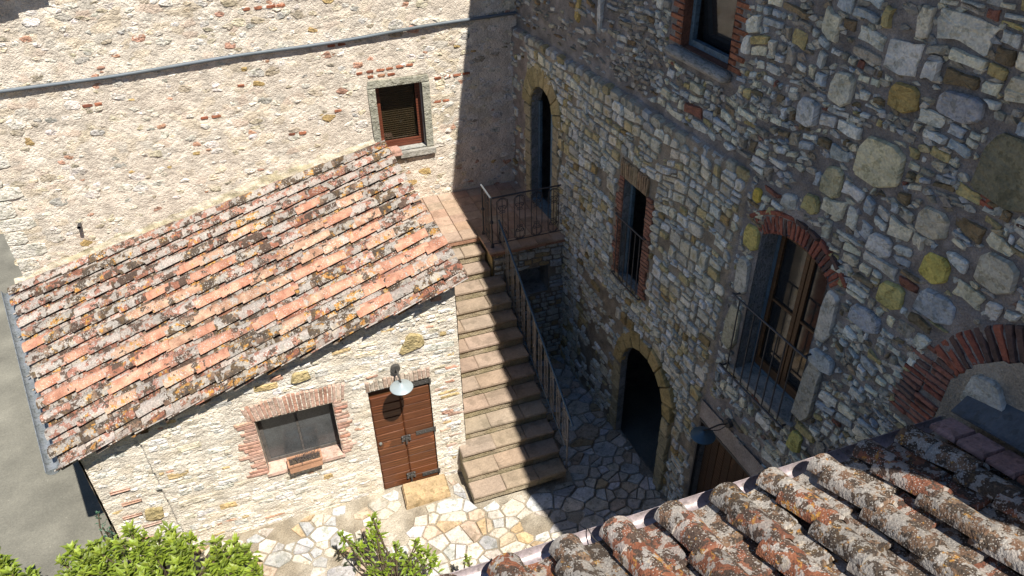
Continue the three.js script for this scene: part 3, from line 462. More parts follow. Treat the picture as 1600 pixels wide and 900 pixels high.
{ // roof: a slightly twisted plane, eaves at the left, verge over the front wall; rows of tiles fan out towards the eaves
  const A = [V3(2.05, 3.72, -8.0), V3(1.9, 3.72, -12.5)], E = [V3(-3.22, 2.26, -8.0), V3(-4.43, 2.24, -12.5)]; // ridge side, eaves side: front, back
  const at = (s, t) => A[0].clone().lerp(A[1], t).lerp(E[0].clone().lerp(E[1], t), s);
  const deckPos = [], idx = [], N = 12; for (let i = 0; i <= N; i++) for (let j = 0; j <= N; j++) { const p = at(i / N, j / N); deckPos.push(p.x, p.y - 0.05, p.z); } for (let i = 0; i < N; i++) for (let j = 0; j < N; j++) { const a = i * (N + 1) + j; idx.push(a, a + N + 1, a + 1, a + 1, a + N + 1, a + N + 2); }
  const dg = new THREE.BufferGeometry(); dg.setAttribute('position', new THREE.Float32BufferAttribute(deckPos, 3)); dg.setAttribute('uv', new THREE.Float32BufferAttribute(deckPos.flatMap((v, i) => (i % 3 === 1 ? [] : [v])), 2)); dg.setIndex(idx); dg.computeVertexNormals();
  const roof = node('roof', shed); part('roof_deck', dg, M.concrete, roof);
  const rows = 13, rng = rngOf(41), covers = [], pans = [];
  for (let r = 0; r < rows; r++) {
    const t = (r + 0.5) / rows, a = at(0, t), b = at(1, t), len = a.distanceTo(b), dir = b.clone().sub(a).normalize();
    const lat = at(0.5, t - 0.01).sub(at(0.5, t + 0.01)).normalize(), nor = new THREE.Vector3().crossVectors(lat, dir).normalize(); if (nor.y < 0) nor.negate();
    const across = new THREE.Vector3().crossVectors(nor, dir).normalize();
    const pitch = 0.36, ex = 0.385;
    for (const kind of ['cover', 'pan']) {
      let s = -0.02 + (kind === 'cover' ? -0.2 * rng() : -0.1 - 0.2 * rng());
      while (s < len + 0.03) {
        const e = ex * (0.86 + 0.28 * rng()), lo = Math.min(s + e, len + 0.0 + 0.06 * rng()), ls = Math.max(0.16, lo - Math.max(s, -0.03) + 0.07);
        const low = a.clone().addScaledVector(dir, lo), w = kind === 'cover' ? 0.235 : 0.26;
        // lichen everywhere, clean salmon replacements mostly in the middle and front right
        const sr = lo / len, zone = (sr < 0.72 ? 0.62 : 0.34) * sstep(0.8, 0.4, t) * (t < 0.04 ? 0.25 : 1), fresh = kind === 'cover' && rng() < zone;
        const wob = (rng() - 0.5) * 0.02, q = { kind, fresh, low, dir: dir.clone().applyAxisAngle(nor, (rng() - 0.5) * 0.05), nor, across, len: ls, w: w * (0.95 + 0.1 * rng()), off: (kind === 'cover' ? 0.052 : 0.012) + 0.008 * rng(), lat: (kind === 'cover' ? 0 : pitch / 2) + wob, tilt: 0.042 + 0.025 * rng(), tone: 0.78 + 0.32 * rng() };
        (kind === 'cover' ? covers : pans).push(q); s = lo; if (lo >= len) break;
      }
    }
  }
  const edge = at(0, 0); // one more line of covers along the verge
  const build = (q, arc, flip) => tileGeo(q.len, q.w, q.w * 0.8, arc, 0.016, flip);
  for (const [list, name, arc, flip] of [[covers, 'cover_tile', 0.62, false], [pans, 'pan_tile', 0.5, true]]) {
    for (const q of list) { const d = q.low.distanceTo(CAM), n = q.low.clone().project(camera); q.seen = (Math.abs(n.x) < 1.05 && Math.abs(n.y) < 1.05 ? 1 : 0.01) / d; }
    list.sort((a, b) => b.seen - a.seen);
    const rest = {};
    list.forEach((q, i) => {
      const x = new THREE.Vector3().crossVectors(q.nor, q.dir).normalize(), m4 = new THREE.Matrix4().makeBasis(x, q.nor, q.dir);
      m4.setPosition(q.low.clone().addScaledVector(q.across, q.lat).addScaledVector(q.nor, q.off));
      const g = build(q, arc, flip); colored(g, [q.tone, q.tone, q.tone]); g.rotateX(q.tilt);
      const uo = rng(), vo = rng(), uv = g.attributes.uv; for (let k = 0; k < uv.count; k++) uv.setXY(k, uv.getX(k) + uo, uv.getY(k) + vo);
      const mi = q.fresh ? Math.floor(rng() * 2) : Math.floor(rng() * 4), mat = q.fresh ? M.tileNew[mi] : M.tileOld[mi];
      if (i < 300) { const m = part(name, g, mat, roof); m.applyMatrix4(m4); } else { g.applyMatrix4(m4); (rest[mi] ??= []).push(g); }
    });
    for (const k in rest) part(name + '_rest', mergeGeometries(rest[k]), M.tileOld[k], roof).userData.kind = 'stuff';
  }
  // stepped masonry edge and rafters' ends under the verge
  for (let i = 0; i < 12; i++) { const a = at(i / 12, 0), b = at((i + 1) / 12, 0), g = box(0.5, 0.028, 0.3); g.rotateZ(Math.atan2(a.y - b.y, a.x - b.x) + 0.15); g.translate((a.x + b.x) / 2, (a.y + b.y) / 2 - 0.03, a.z - 0.09 + 0.02 * hash2(i, 3)); part('verge_tile', colored(g, [0.9, 0.85, 0.8]), M.tileOld[i % 4], roof); }
  for (const s of [0.81]) { const p = at(s, 0); const g = box(0.09, 0.1, 0.28, p.x, p.y - 0.13, p.z - 0.17); part('purlin_end', g, M.brownWood, roof); }
  // gutter along the eaves
  const a = E[0].clone(), b = E[1].clone(), dir = b.clone().sub(a), L = dir.length(); dir.normalize();
  const gut = gutterGeo(L + 0.1, 0.085, 0.008), gm = new THREE.Matrix4().makeBasis(new THREE.Vector3().crossVectors(V3(0, 1, 0), dir).normalize(), V3(0, 1, 0), dir); gm.setPosition(a.x - 0.1, a.y - 0.04, a.z + 0.06);
  const gg = part('gutter', gut, M.zinc, shed); gg.applyMatrix4(gm);
  const cap = new THREE.CircleGeometry(0.087, 20, Math.PI, Math.PI); cap.translate(0, 0, -0.002); part('gutter_end', cap, M.zinc, gg).rotation.y = Math.PI;
}
function tileGeo(len, w0, w1, arc, th, flip) { // half-round clay tile, low wide end at z = 0, running up to z = -len; arc = sagitta / half width
  const n = 10, pos = [], uv = [], nrm = [], idx = [];
  const ring = (z, w, inner) => { const out = [], hw = w / 2, R = hw * (1 + arc * arc) / (2 * arc), half = Math.asin(Math.min(1, hw / R)), c = R - hw * arc; for (let i = 0; i <= n; i++) { const t = lerp(-half, half, i / n), r = R - (inner ? th : 0); out.push([r * Math.sin(t), r * Math.cos(t) - (R - hw * arc) , z, t * R]); } return out; };
  const quadStrip = (a, b, rev) => { const o = pos.length / 3; for (let i = 0; i <= n; i++) for (const q of [a[i], b[i]]) { pos.push(q[0], flip ? -q[1] : q[1], q[2]); uv.push(q[3], q[2]); } for (let i = 0; i < n; i++) { const k = o + i * 2, f = rev !== flip; f ? idx.push(k, k + 2, k + 1, k + 1, k + 2, k + 3) : idx.push(k, k + 1, k + 2, k + 1, k + 3, k + 2); } };
  const o0 = ring(0, w0, false), o1 = ring(-len, w1, false), i0 = ring(0, w0, true), i1 = ring(-len, w1, true);
  quadStrip(o0, o1, true); quadStrip(i0, i1, false); quadStrip(o0, i0, false); quadStrip(o1, i1, true);
  { const o = pos.length / 3; for (const k of [0, n]) { for (const q of [o0[k], o1[k], i0[k], i1[k]]) { pos.push(q[0], flip ? -q[1] : q[1], q[2]); uv.push(q[3], q[2]); } } idx.push(o, o + 1, o + 2, o + 2, o + 1, o + 3, o + 4, o + 6, o + 5, o + 5, o + 6, o + 7); }
  const g = new THREE.BufferGeometry(); g.setAttribute('position', new THREE.Float32BufferAttribute(pos, 3)); g.setAttribute('uv', new THREE.Float32BufferAttribute(uv, 2)); g.setIndex(idx); g.computeVertexNormals(); return g;
}
function gutterGeo(len, r, th) { // open half-round trough along z from 0 to len
  const s = new THREE.Shape(); s.absarc(0, 0, r, Math.PI, 2 * Math.PI, false); s.absarc(0, 0, r - th, 2 * Math.PI, Math.PI, true); s.closePath();
  const g = new THREE.ExtrudeGeometry(s, { depth: len, bevelEnabled: false, curveSegments: 14 }); return g;
}

// ================================================================ tall house on the shaded side
const tall = thing('tall_house', 'tall shaded stone house with arched doors and railed windows above the passage', 'house', [4.52, 0, -12.58]);
tall.rotation.y = -87 * deg;
{
  const rng = rngOf(51);
  const H = {
    arch1: archPts(0.84, 1.74, 2.47, 4.34, 0.47), win2: rectPts(4.08, 4.68, 2.84, 4.45), arch2: archPts(4.41, 5.65, -0.5, 1.28, 0.66),
    french: archPts(6.86, 7.87, 3.15, 5.06, 0.2), door2: rectPts(6.44, 7.55, -0.5, 1.88), win3: rectPts(4.93, 5.83, 6.55, 8.0),
  };
  const ledgeV = (u) => 5.47 + 0.025 * u + 0.03 * (vnoise(u * 5, 1, 3) - 0.5);
  const edgeU = (v) => 6.5 - 0.03 * (5 - v) + 0.05 * (vnoise(v * 5, 2, 4) - 0.5);
  const skin = (u, v) => (u < edgeU(v) && v < ledgeV(u) ? 0.018 + 0.055 * sstep(6.5, 4.6, u) : v > ledgeV(u) ? -0.015 : 0);
  const roughM = (u, v) => 0.035 * (fbm(u * 6, v * 8, 4, 103) - 0.5) + 0.024 * (fbm(u * 26, v * 26, 3, 105) - 0.5) + 0.05 * (fbm(u * 1.6, v * 1.6, 2, 107) - 0.5);
  const height = (u, v) => skin(u, v) + roughM(u, v) - (v < 2.5 && u > 3 ? 0 : 0);
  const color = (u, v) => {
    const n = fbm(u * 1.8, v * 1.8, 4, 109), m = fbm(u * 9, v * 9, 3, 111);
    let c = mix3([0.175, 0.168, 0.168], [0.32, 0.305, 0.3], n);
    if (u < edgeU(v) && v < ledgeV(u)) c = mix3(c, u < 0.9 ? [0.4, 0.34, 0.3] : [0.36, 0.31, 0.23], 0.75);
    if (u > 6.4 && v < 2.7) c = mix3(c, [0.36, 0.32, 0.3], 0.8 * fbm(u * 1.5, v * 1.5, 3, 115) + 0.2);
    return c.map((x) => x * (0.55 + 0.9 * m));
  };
  part('wall', sheet({ u0: -0.05, u1: 10.9, v0: -0.55, v1: 8.3, cell: 0.029, holes: Object.values(H), height, color }), M.mortar, tall);
  part('wall_top', merge([box(11, 1.25, 0.3, 5.45, 8.92, -0.19), box(3, 10, 0.3, 12.39, 4.5, -0.2), box(0.3, 10, 7, 13.72, 4.5, -3.56)]), M.concrete, tall);
  // ---- stones placed one by one because they stand out
  const S = [[2.35, 6.36, 0.11, 0.4, [0.5, 0.37, 0.13]], [2.99, 6.42, 0.13, 0.52, [0.5, 0.5, 0.46]], [2.68, 6.13, 0.32, 0.08, [0.5, 0.45, 0.36]], [8.05, 6.44, 0.5, 0.42, [0.6, 0.57, 0.38]], [9.2, 6.86, 0.62, 0.5, [0.2, 0.19, 0.12]], [8.87, 5.85, 0.27, 0.25, [0.5, 0.44, 0.12]], [8.57, 5.38, 0.27, 0.25, [0.48, 0.44, 0.17]], [7.98, 4.72, 0.2, 0.62, [0.5, 0.49, 0.43]], [8.02, 2.98, 0.2, 0.27, [0.42, 0.4, 0.13]], [8.0, 3.72, 0.24, 0.8, [0.36, 0.35, 0.29]], [6.68, 5.46, 0.13, 0.17, [0.55, 0.42, 0.08]], [6.72, 4.95, 0.26, 0.3, [0.5, 0.43, 0.14]], [6.7, 4.42, 0.22, 0.5, [0.48, 0.47, 0.4]], [6.68, 3.65, 0.24, 0.62, [0.42, 0.39, 0.27]], [8.05, 4.2, 0.34, 0.22, [0.44, 0.48, 0.48]], [8.4, 5.0, 0.36, 0.22, [0.4, 0.43, 0.46]], [8.72, 6.2, 0.3, 0.26, [0.5, 0.47, 0.36]], [9.0, 5.55, 0.36, 0.25, [0.36, 0.4, 0.42]], [7.6, 6.05, 0.24, 0.3, [0.46, 0.43, 0.27]], [8.3, 5.75, 0.26, 0.2, [0.55, 0.56, 0.53]], [7.15, 5.62, 0.2, 0.16, [0.5, 0.5, 0.44]], [7.42, 5.72, 0.22, 0.2, [0.4, 0.36, 0.16]], [7.1, 6.55, 0.28, 0.26, [0.5, 0.52, 0.5]], [7.45, 6.9, 0.26, 0.3, [0.56, 0.55, 0.44]], [8.6, 7.15, 0.4, 0.2, [0.36, 0.37, 0.38]], [8.1, 7.05, 0.3, 0.22, [0.4, 0.3, 0.11]], [9.35, 5.15 + 0.95, 0.34, 0.3, [0.46, 0.45, 0.36]]];
  const blockSpec = (u, v) => S.some(([a, b, w, h]) => Math.abs(u - a) < w / 2 + 0.012 && Math.abs(v - b) < h / 2 + 0.012);
  const trim = [grow(archPts(0.84, 1.74, 2.4, 4.34, 0.47), 0.2), rectPts(3.9, 4.86, 2.78, 4.76), grow(archPts(4.41, 5.65, -0.5, 1.28, 0.66), 0.2), archPts(6.82, 7.92, 3.05, 5.02, 0.52), rectPts(6.4, 7.6, -0.5, 2.16), rectPts(4.66, 6.02, 6.33, 8.2), archPts(9.0, 11.6, 4.7, 4.75, 1.26), rectPts(8.95, 9.45, 4.3, 4.8)];
  const tb = trim.map(bounds);
  const blocked = (u, v) => blockSpec(u, v) || trim.some((p, i) => u > tb[i][0] && u < tb[i][1] && v > tb[i][2] && v < tb[i][3] && inPoly(p, u, v));
  const low = (u, v) => u < edgeU(v) - 0.02 && v < ledgeV(u) - 0.02;
  const ledgeBand = (u, v) => Math.abs(v - ledgeV(u)) < 0.1 && u < 6.55, edgeBand = (u, v) => Math.abs(u - edgeU(v)) < 0.03 && v < 5.6;
  const thin = (u, v) => v > 5.5 && u < 4.6 + 1.5 * (vnoise(u * 2, v * 2, 8) - 0.5);
  const thinLayer = (u, v) => thin(u, v) || fbm(u * 0.8, v * 1.1, 2, 119) > 0.6;
  const off = (u, v) => blocked(u, v) || ledgeBand(u, v) || edgeBand(u, v), plaster = (u, v) => v < 2.65 + 0.3 * (vnoise(u * 2, 3, 6) - 0.5) && u > 6.4;
  const cells = [
    ...coursed({ u0: 0, u1: 6.6, v0: -0.4, v1: 5.8, rowH: (r) => 0.095 + 0.14 * r * r, ratio: (r) => 0.75 + 1.0 * r, blocked: (u, v) => off(u, v) || !low(u, v), joint: (u, v, r) => 0.008 + 0.018 * r, keep: (u, v, r) => r < (u < 0.6 ? 0.3 : u > 2.9 && u < 4.3 && v < 2.4 ? 0.6 : 0.95), seed: 53, wave: 0.06, jit: 0.13, splitP: 0.2 }),
    ...coursed({ u0: 0, u1: 6.2, v0: 5.4, v1: 8.2, rowH: (r) => 0.045 + 0.06 * r * r, ratio: (r) => 1.2 + 2.6 * r * r, blocked: (u, v) => off(u, v) || low(u, v) || !thin(u, v), joint: (u, v, r) => 0.008 + 0.02 * r, keep: (u, v, r) => r < 0.42 + 0.3 * sstep(2.2, 4.6, u), seed: 54 }),
    ...coursed({ u0: 3.2, u1: 10.85, v0: -0.4, v1: 8.2, rowH: (r) => 0.085 + 0.16 * r * r, ratio: (r) => 0.7 + 1.5 * r * r, blocked: (u, v) => off(u, v) || low(u, v) || thin(u, v), joint: (u, v, r) => 0.012 + 0.03 * r * r, keep: (u, v, r) => r < (plaster(u, v) ? 0.35 : 0.9), seed: 55, wave: 0.09, jit: 0.2, splitP: 0.42 }),
  ];
  { // small packing stones in the gaps left between the blocks
    const g = 0.02, occ = new Set(), K = (a, b) => Math.round(a / g) * 2048 + Math.round(b / g) + 64;
    for (const q of cells) { const b = bounds(q.p); for (let u = b[0]; u <= b[1]; u += g) for (let v = b[2]; v <= b[3]; v += g) if (inPoly(q.p, u, v)) occ.add(K(u, v)); }
    const fill = masonry({ u0: 3.4, u1: 10.8, v0: 2.4, v1: 8.1, size: (u, v, r) => 0.035 + 0.035 * r, aspect: 1.7, blocked: (u, v) => off(u, v) || low(u, v) || occ.has(K(u, v)), joint: () => 0.006, keep: (u, v, r) => r < 0.55, seed: 57 });
    for (const q of fill) cells.push({ ...q, small: true });
  }
  const list = cells.map((q) => {
    const L = low(q.u, q.v), rust = L && q.v < 3.4 && q.u > 4.3;
    let col = L ? pick(rng(), [[0.42, [0.74, 0.7, 0.55]], [0.32, [0.8, 0.8, 0.72]], [0.12, [0.62, 0.52, 0.28]], [0.1, [0.55, 0.55, 0.48]], [0.04, [0.42, 0.3, 0.13]]])
      : thin(q.u, q.v) ? pick(rng(), [[0.3, [0.33, 0.29, 0.22]], [0.25, [0.48, 0.45, 0.35]], [0.25, [0.66, 0.64, 0.55]], [0.1, [0.3, 0.2, 0.1]], [0.1, [0.45, 0.47, 0.46]]])
        : pick(rng(), [[0.28, [0.74, 0.75, 0.66]], [0.25, [0.78, 0.75, 0.57]], [0.17, [0.42, 0.39, 0.31]], [0.11, [0.27, 0.21, 0.12]], [0.12, [0.52, 0.57, 0.58]], [0.05, [0.58, 0.48, 0.22]], [0.02, [0.3, 0.13, 0.09]]]);
    if (q.small) col = mix3(col, [0.36, 0.33, 0.28], 0.45);
    col = vary(col, rng, 0.85, 0.3);
    const tint = rust && rng() < 0.5 ? mix3(col, [0.4, 0.24, 0.06], 0.8) : L && rng() < 0.45 ? mix3(col, [0.55, 0.42, 0.15], 0.65) : null;
    const h = q.small ? 0.008 + 0.01 * rng() : L ? 0.018 + 0.022 * rng() : 0.012 + 0.026 * rng(), s = stoneGeo(q.p, { h, depth: 0.05, bevel: q.small ? 0.004 : 0.008, rough: L ? 0.012 : 0.015, color: col, tint, jit: 0.07, rng, cornerCut: 0.05 });
    s.z = skin(q.u, q.v) + 0.8 * roughM(q.u, q.v) + 0.002; return s;
  });
  for (const [u, v, w, h, c0] of S) { const c = c0.map((x) => x * 1.22); const k = () => 0.1 * (rng() - 0.5), p = [[u - w / 2 + k() * w, v - h / 2], [u + w * (0.1 + k()), v - h / 2 - 0.02], [u + w / 2, v - h * (0.3 + k())], [u + w / 2 - 0.02, v + h * (0.38 + k())], [u + w * 0.2, v + h / 2], [u - w * 0.35, v + h / 2 - 0.02], [u - w / 2, v + h * (0.15 + k())]]; const s = stoneGeo(p, { h: 0.04, depth: 0.05, bevel: 0.012, rough: 0.02, color: c, jit: 0.06, rng, cornerCut: 0.05 }); s.z = skin(u, v) + 0.5 * roughM(u, v); list.push(s); }
  for (let u = 0.05; u < 6.5;) { const w = 0.14 + 0.16 * rng(), v = ledgeV(u + w / 2), s = stoneGeo([[u, v - 0.1 - 0.04 * rng()], [u + w - 0.02, v - 0.1 - 0.04 * rng()], [u + w - 0.025, v + 0.005], [u + 0.01, v + 0.012]], { h: 0.02 + 0.06 * sstep(6.5, 4.6, u) + 0.02 * rng(), depth: 0.08, bevel: 0.018, rough: 0.014, color: pick(rng(), [[0.5, [0.48, 0.46, 0.36]], [0.3, [0.5, 0.52, 0.5]], [0.2, [0.42, 0.35, 0.18]]]), jit: 0.06, rng }); list.push(s); u += w; }
  setStones(tall, list, M.stone, 'stone', 'wall_stone');
  // ---- dressed arches and brickwork
  const bricks = [], block = (p, col, h = 0.03, z = 0, o = {}) => { const s = stoneGeo(p, { h, depth: 0.05, bevel: 0.009, rough: 0.008, color: col, jit: 0.08, rng, smooth: false, ...o }); s.z = z; return s; };
  const ring = (cu, cv, ru, rv, t, a0, a1, n, gap, col, h, z, out, jag = 0) => { for (let i = 0; i < n; i++) { const b0 = lerp(a0, a1, i / n) , b1 = lerp(a0, a1, (i + 1) / n) - gap, tt = t + jag * (rng() - 0.5); const P = (a, k) => [cu + (ru + k) * Math.cos(a), cv + (rv + k) * Math.sin(a)]; out.push(block([P(b0, 0), P(b0, tt), P((b0 + b1) / 2, tt), P(b1, tt), P(b1, 0)], col(), h, z)); } };
  const ochre = () => vary([0.46, 0.37, 0.18], rng, 0.85,0.3), vous = [];
  ring(1.29, 4.34, 0.455, 0.475, 0.34, 0, Math.PI, 9, 0.02, ochre, 0.035, 0.08, vous);
  for (const s of [0, 1]) for (let i = 0; i < 8; i++) { const v = 2.5 + i * 0.23, w = 0.16 + 0.12 * rng(), a = s ? 1.745 : 0.835 - w; vous.push(block(rectPts(a, a + w, v, v + 0.215), mix3(ochre(), [0.5, 0.45, 0.34], 0.5), 0.03, 0.08)); }
  ring(5.03, 1.28, 0.625, 0.665, 0.25, 0, Math.PI, 9, 0.02, () => mix3(ochre(), [0.5, 0.33, 0.1], 0.3), 0.035, 0.08, vous, 0.1);
  for (const s of [0, 1]) for (let i = 0; i < 6; i++) { const v = -0.35 + i * 0.265, w = 0.14 + 0.16 * rng(), a = s ? 5.655 : 4.405 - w; vous.push(block(rectPts(a, a + w, v, v + 0.25), mix3(ochre(), [0.46, 0.42, 0.32], 0.4), 0.03, 0.08)); }
  setStones(tall, vous, M.stone, 'dressed_stone', 'dressed_rest');
  const red = () => pick(rng(), [[0.55, [0.34, 0.115, 0.07]], [0.25, [0.27, 0.09, 0.06]], [0.2, [0.11, 0.07, 0.06]]]);
  { // segmental brick arch over the french window: a ring of soldiers and a course of headers above
    const a = 38 * deg, R = 0.505 / Math.sin(a), cv = 5.06 - R * Math.cos(a);
    ring(7.365, cv, R, R, 0.2, Math.PI / 2 - a - 0.06, Math.PI / 2 + a + 0.06, 22, 0.016, red, 0.022, 0.0, bricks);
    ring(7.365, cv, R + 0.21, R + 0.21, 0.05, Math.PI / 2 - a - 0.12, Math.PI / 2 + a + 0.12, 9, 0.012, red, 0.04, 0.0, bricks);
    // window 2: brick jambs and tan soldier lintel
    for (const s of [0, 1]) for (let i = 0; i < 26; i++) { const v = 2.85 + i * 0.0625, w = 0.1 + 0.1 * rng(), u = s ? 4.685 : 4.075 - w; bricks.push(block(rectPts(u, u + w, v, v + 0.05), mix3(red(), [0.42, 0.24, 0.15], 0.35 + 0.3 * rng()), 0.02, 0.085)); }
    for (let i = 0; i < 13; i++) { const u = 3.98 + i * 0.056; bricks.push(block(rectPts(u, u + 0.045, 4.46, 4.72 + 0.02 * rng()), mix3([0.42, 0.32, 0.19], [0.36, 0.2, 0.11], rng() * 0.6), 0.022, 0.085)); }
    // window 3: brick jambs
    for (const s of [0, 1]) for (let i = 0; i < 22; i++) { const v = 6.56 + i * 0.066, w = (i % 2 ? 0.12 : 0.24) * (0.9 + 0.2 * rng()), u = s ? 5.835 : 4.925 - w; bricks.push(block(rectPts(u, u + w, v, v + 0.053), vary([0.34, 0.13, 0.065], rng, 0.75,0.5), 0.03, -0.02)); }
    // blind arch near the lean-to flashing
    ring(10.25, 4.75, 0.91, 0.91, 0.31, 100 * deg, 160 * deg, 14, 0.022, red, 0.022, 0.0, bricks);
    for (let i = 0; i < 13; i++) { const v = 4.38 + i * 0.064; for (let k = 0; k < 2; k++) { const w = 0.19 + 0.06 * rng(), u = 9.38 - 0.022 * (13 - i) * 0.2 - k * 0.22 - w; if (rng() < 0.88) bricks.push(block(rectPts(u, u + w, v, v + 0.042), mix3(red(), [0.28, 0.18, 0.14], rng() * 0.6), 0.02, 0.0)); } }
    for (let i = 0; i < 30; i++) { const u = 8.9 + rng() * 1.2, v = 6.25 + rng() * 1.1; bricks.push(block(rectPts(u, u + 0.1 + 0.12 * rng(), v, v + 0.045), mix3(red(), [0.3, 0.2, 0.16], rng() * 0.5), 0.014, -0.01)); }
    setStones(tall, bricks, M.brick, 'brick', 'brick_rest');
  }
  part('blind_arch_infill', sheet({ u0: 9.36, u1: 11, v0: 4.4, v1: 5.66, cell: 0.04, height: (u, v) => -0.03 + 0.03 * fbm(u * 6, v * 6, 4, 141), color: (u, v) => mix3([0.25, 0.235, 0.2], [0.4, 0.385, 0.34], fbm(u * 3, v * 3, 3, 143)), cut: (u, v) => Math.hypot(u - 10.25, v - 4.75) > 0.93 && v > 4.75 }).translate(0, 0, 0.042), M.mortar, tall);
  for (const [p, c] of [[[[9.5, 4.93], [9.8, 4.9], [9.88, 5.12], [9.72, 5.3], [9.52, 5.26]], [0.5, 0.52, 0.47]], [[[9.92, 5.05], [10.2, 4.95], [10.22, 5.0], [9.95, 5.12]], [0.35, 0.13, 0.07]]]) { const s = block(p, c, 0.03, 0.03, { smooth: true }); part('stone', s.g, M.stone, tall).position.set(s.c[0], s.c[1], 0.04); }
  part('plaster_lintel', sheet({ u0: 6.36, u1: 7.9, v0: 1.885, v1: 2.2, cell: 0.03, height: (u, v) => 0.02 + 0.02 * fbm(u * 7, v * 7, 3, 151), color: () => [0.44, 0.39, 0.36] }), M.mortar, tall);

  // ---- openings
  { // arched door at the landing: stone reveal, blue-grey frame, one leaf folded in
    const d = node('arched_door', tall); part('reveal', revealGeo(H.arch1, 0.08, -0.1, [0]), M.reveal, d);
    const jamb = (u, w) => box(w, 1.95, 0.05, u, 3.44, -0.075); part('door_frame', merge([jamb(0.875, 0.06), jamb(1.71, 0.055)]), M.blueWood, d);
    part('door_leaf', merge([box(0.36, 2.0, 0.045, 1.51, 3.48, -0.085), box(0.24, 0.6, 0.02, 1.51, 2.95, -0.06), box(0.24, 0.85, 0.02, 1.51, 3.8, -0.06)]), plain([0.13, 0.24, 0.34], { roughness: 0.6 }), d);
    part('threshold', box(0.95, 0.03, 0.2, 1.29, 2.51, -0.02), M.blueWood, d);
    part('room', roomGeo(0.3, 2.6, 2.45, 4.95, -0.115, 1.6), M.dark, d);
  }
  { // narrow window with brick jambs
    const w = node('narrow_window', tall); part('reveal', revealGeo(H.win2, 0.085, -0.06), M.reveal, w);
    part('window_frame', merge([box(0.05, 1.6, 0.05, 4.106, 3.645, -0.05), box(0.04, 1.6, 0.05, 4.658, 3.645, -0.05), box(0.5, 0.05, 0.05, 4.38, 4.42, -0.05)]), M.blueWood, w);
    part('room', roomGeo(3.5, 5.1, 2.6, 4.6, -0.075, 1.2), M.dark, w);
  }
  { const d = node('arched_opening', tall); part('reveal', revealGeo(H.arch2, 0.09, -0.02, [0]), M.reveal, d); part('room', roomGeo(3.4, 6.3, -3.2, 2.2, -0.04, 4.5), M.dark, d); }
  { // french window
    const w = node('french_window', tall); part('reveal', revealGeo(H.french, 0.02, -0.29, [0]), M.reveal, w);
    part('sill', box(1.14, 0.06, 0.36, 7.365, 3.115, -0.12), M.concrete, w);
    const fz = -0.25; part('window_frame', merge([box(0.05, 1.95, 0.07, 6.885, 4.14, fz), box(0.05, 1.95, 0.07, 7.845, 4.14, fz), box(1.0, 0.12, 0.06, 7.365, 5.17, fz), box(0.92, 0.05, 0.07, 7.365, 3.18, fz)]), M.blueWood, w);
    const leaf = (u0, u1, mat) => { const g = node('window_leaf', w), m = (u0 + u1) / 2, W = u1 - u0; part('leaf_frame', merge([box(0.055, 1.88, 0.05, u0 + 0.028, 4.15, fz + 0.01), box(0.055, 1.88, 0.05, u1 - 0.028, 4.15, fz + 0.01), box(W - 0.11, 0.055, 0.05, m, 5.06, fz + 0.01), box(W - 0.11, 0.12, 0.05, m, 3.27, fz + 0.01), box(W - 0.11, 0.03, 0.04, m, 4.2, fz + 0.01)]), M.brownWood, g); part('pane', box(W - 0.11, 1.75, 0.01, m, 4.17, fz), mat, g); };
    leaf(6.915, 7.37, M.glass); leaf(7.385, 7.82, M.glass);
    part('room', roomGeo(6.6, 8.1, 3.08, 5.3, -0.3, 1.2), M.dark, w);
    const r = node('window_railing', tall), z = 0.13;
    const rail = (a, b, v) => tube([[a, v, 0.0], [a, v, z - 0.03], [a + 0.03, v, z], [b - 0.03, v, z], [b, v, z - 0.03], [b, v, 0.0]], 0.013, 30, 6);
    part('top_rail', rail(6.73, 7.92, 4.2), M.iron, r); part('bottom_rail', rail(6.73, 7.86, 3.12), M.iron, r);
    for (let i = 0; i < 8; i++) part('bar', tube([[6.84 + i * 0.135, 3.12, z], [6.84 + i * 0.135, 4.2, z]], 0.009), M.iron, r);
    const r2 = node('window_railing', tall), z2 = 0.13;
    part('top_rail', tube([[3.99, 3.84, 0.08], [3.99, 3.84, z2], [4.74, 3.84, z2], [4.74, 3.84, 0.08]], 0.012, 24), M.iron, r2); part('bottom_rail', tube([[3.99, 2.81, 0.08], [3.99, 2.81, z2], [4.74, 2.81, z2], [4.74, 2.81, 0.08]], 0.012, 24), M.iron, r2);
    for (let i = 0; i < 6; i++) part('bar', tube([[4.05 + i * 0.126, 2.81, z2], [4.05 + i * 0.126, 3.84, z2]], 0.009), M.iron, r2);
  }
  { // plank door under the lamp
    const d = node('plank_door', tall); part('reveal', revealGeo(H.door2, 0.02, -0.2, [0]), M.reveal, d);
    for (let i = 0; i < 8; i++) { const u = 6.445 + i * 0.138; const s = stoneGeo(rectPts(u, u + 0.13, -0.4, 1.87), { h: 0.02, depth: 0.03, bevel: 0.008, rough: 0.004, color: vary([0.9, 0.9, 0.9], rng, 0.7,0.5), jit: 0.02, rng, smooth: false }); part('plank', s.g, brownV, d).position.set(s.c[0], s.c[1], -0.13); }
    part('door_rim', merge([box(0.03, 2.28, 0.05, 6.425, 0.74, 0.0), box(1.17, 0.035, 0.07, 6.995, 1.868, 0.002), box(0.03, 2.28, 0.05, 7.565, 0.74, 0.0)]), M.darkIron, d);
    part('door_backing', box(1.2, 2.6, 0.04, 7, 0.75, -0.23), M.dark, d);
  }
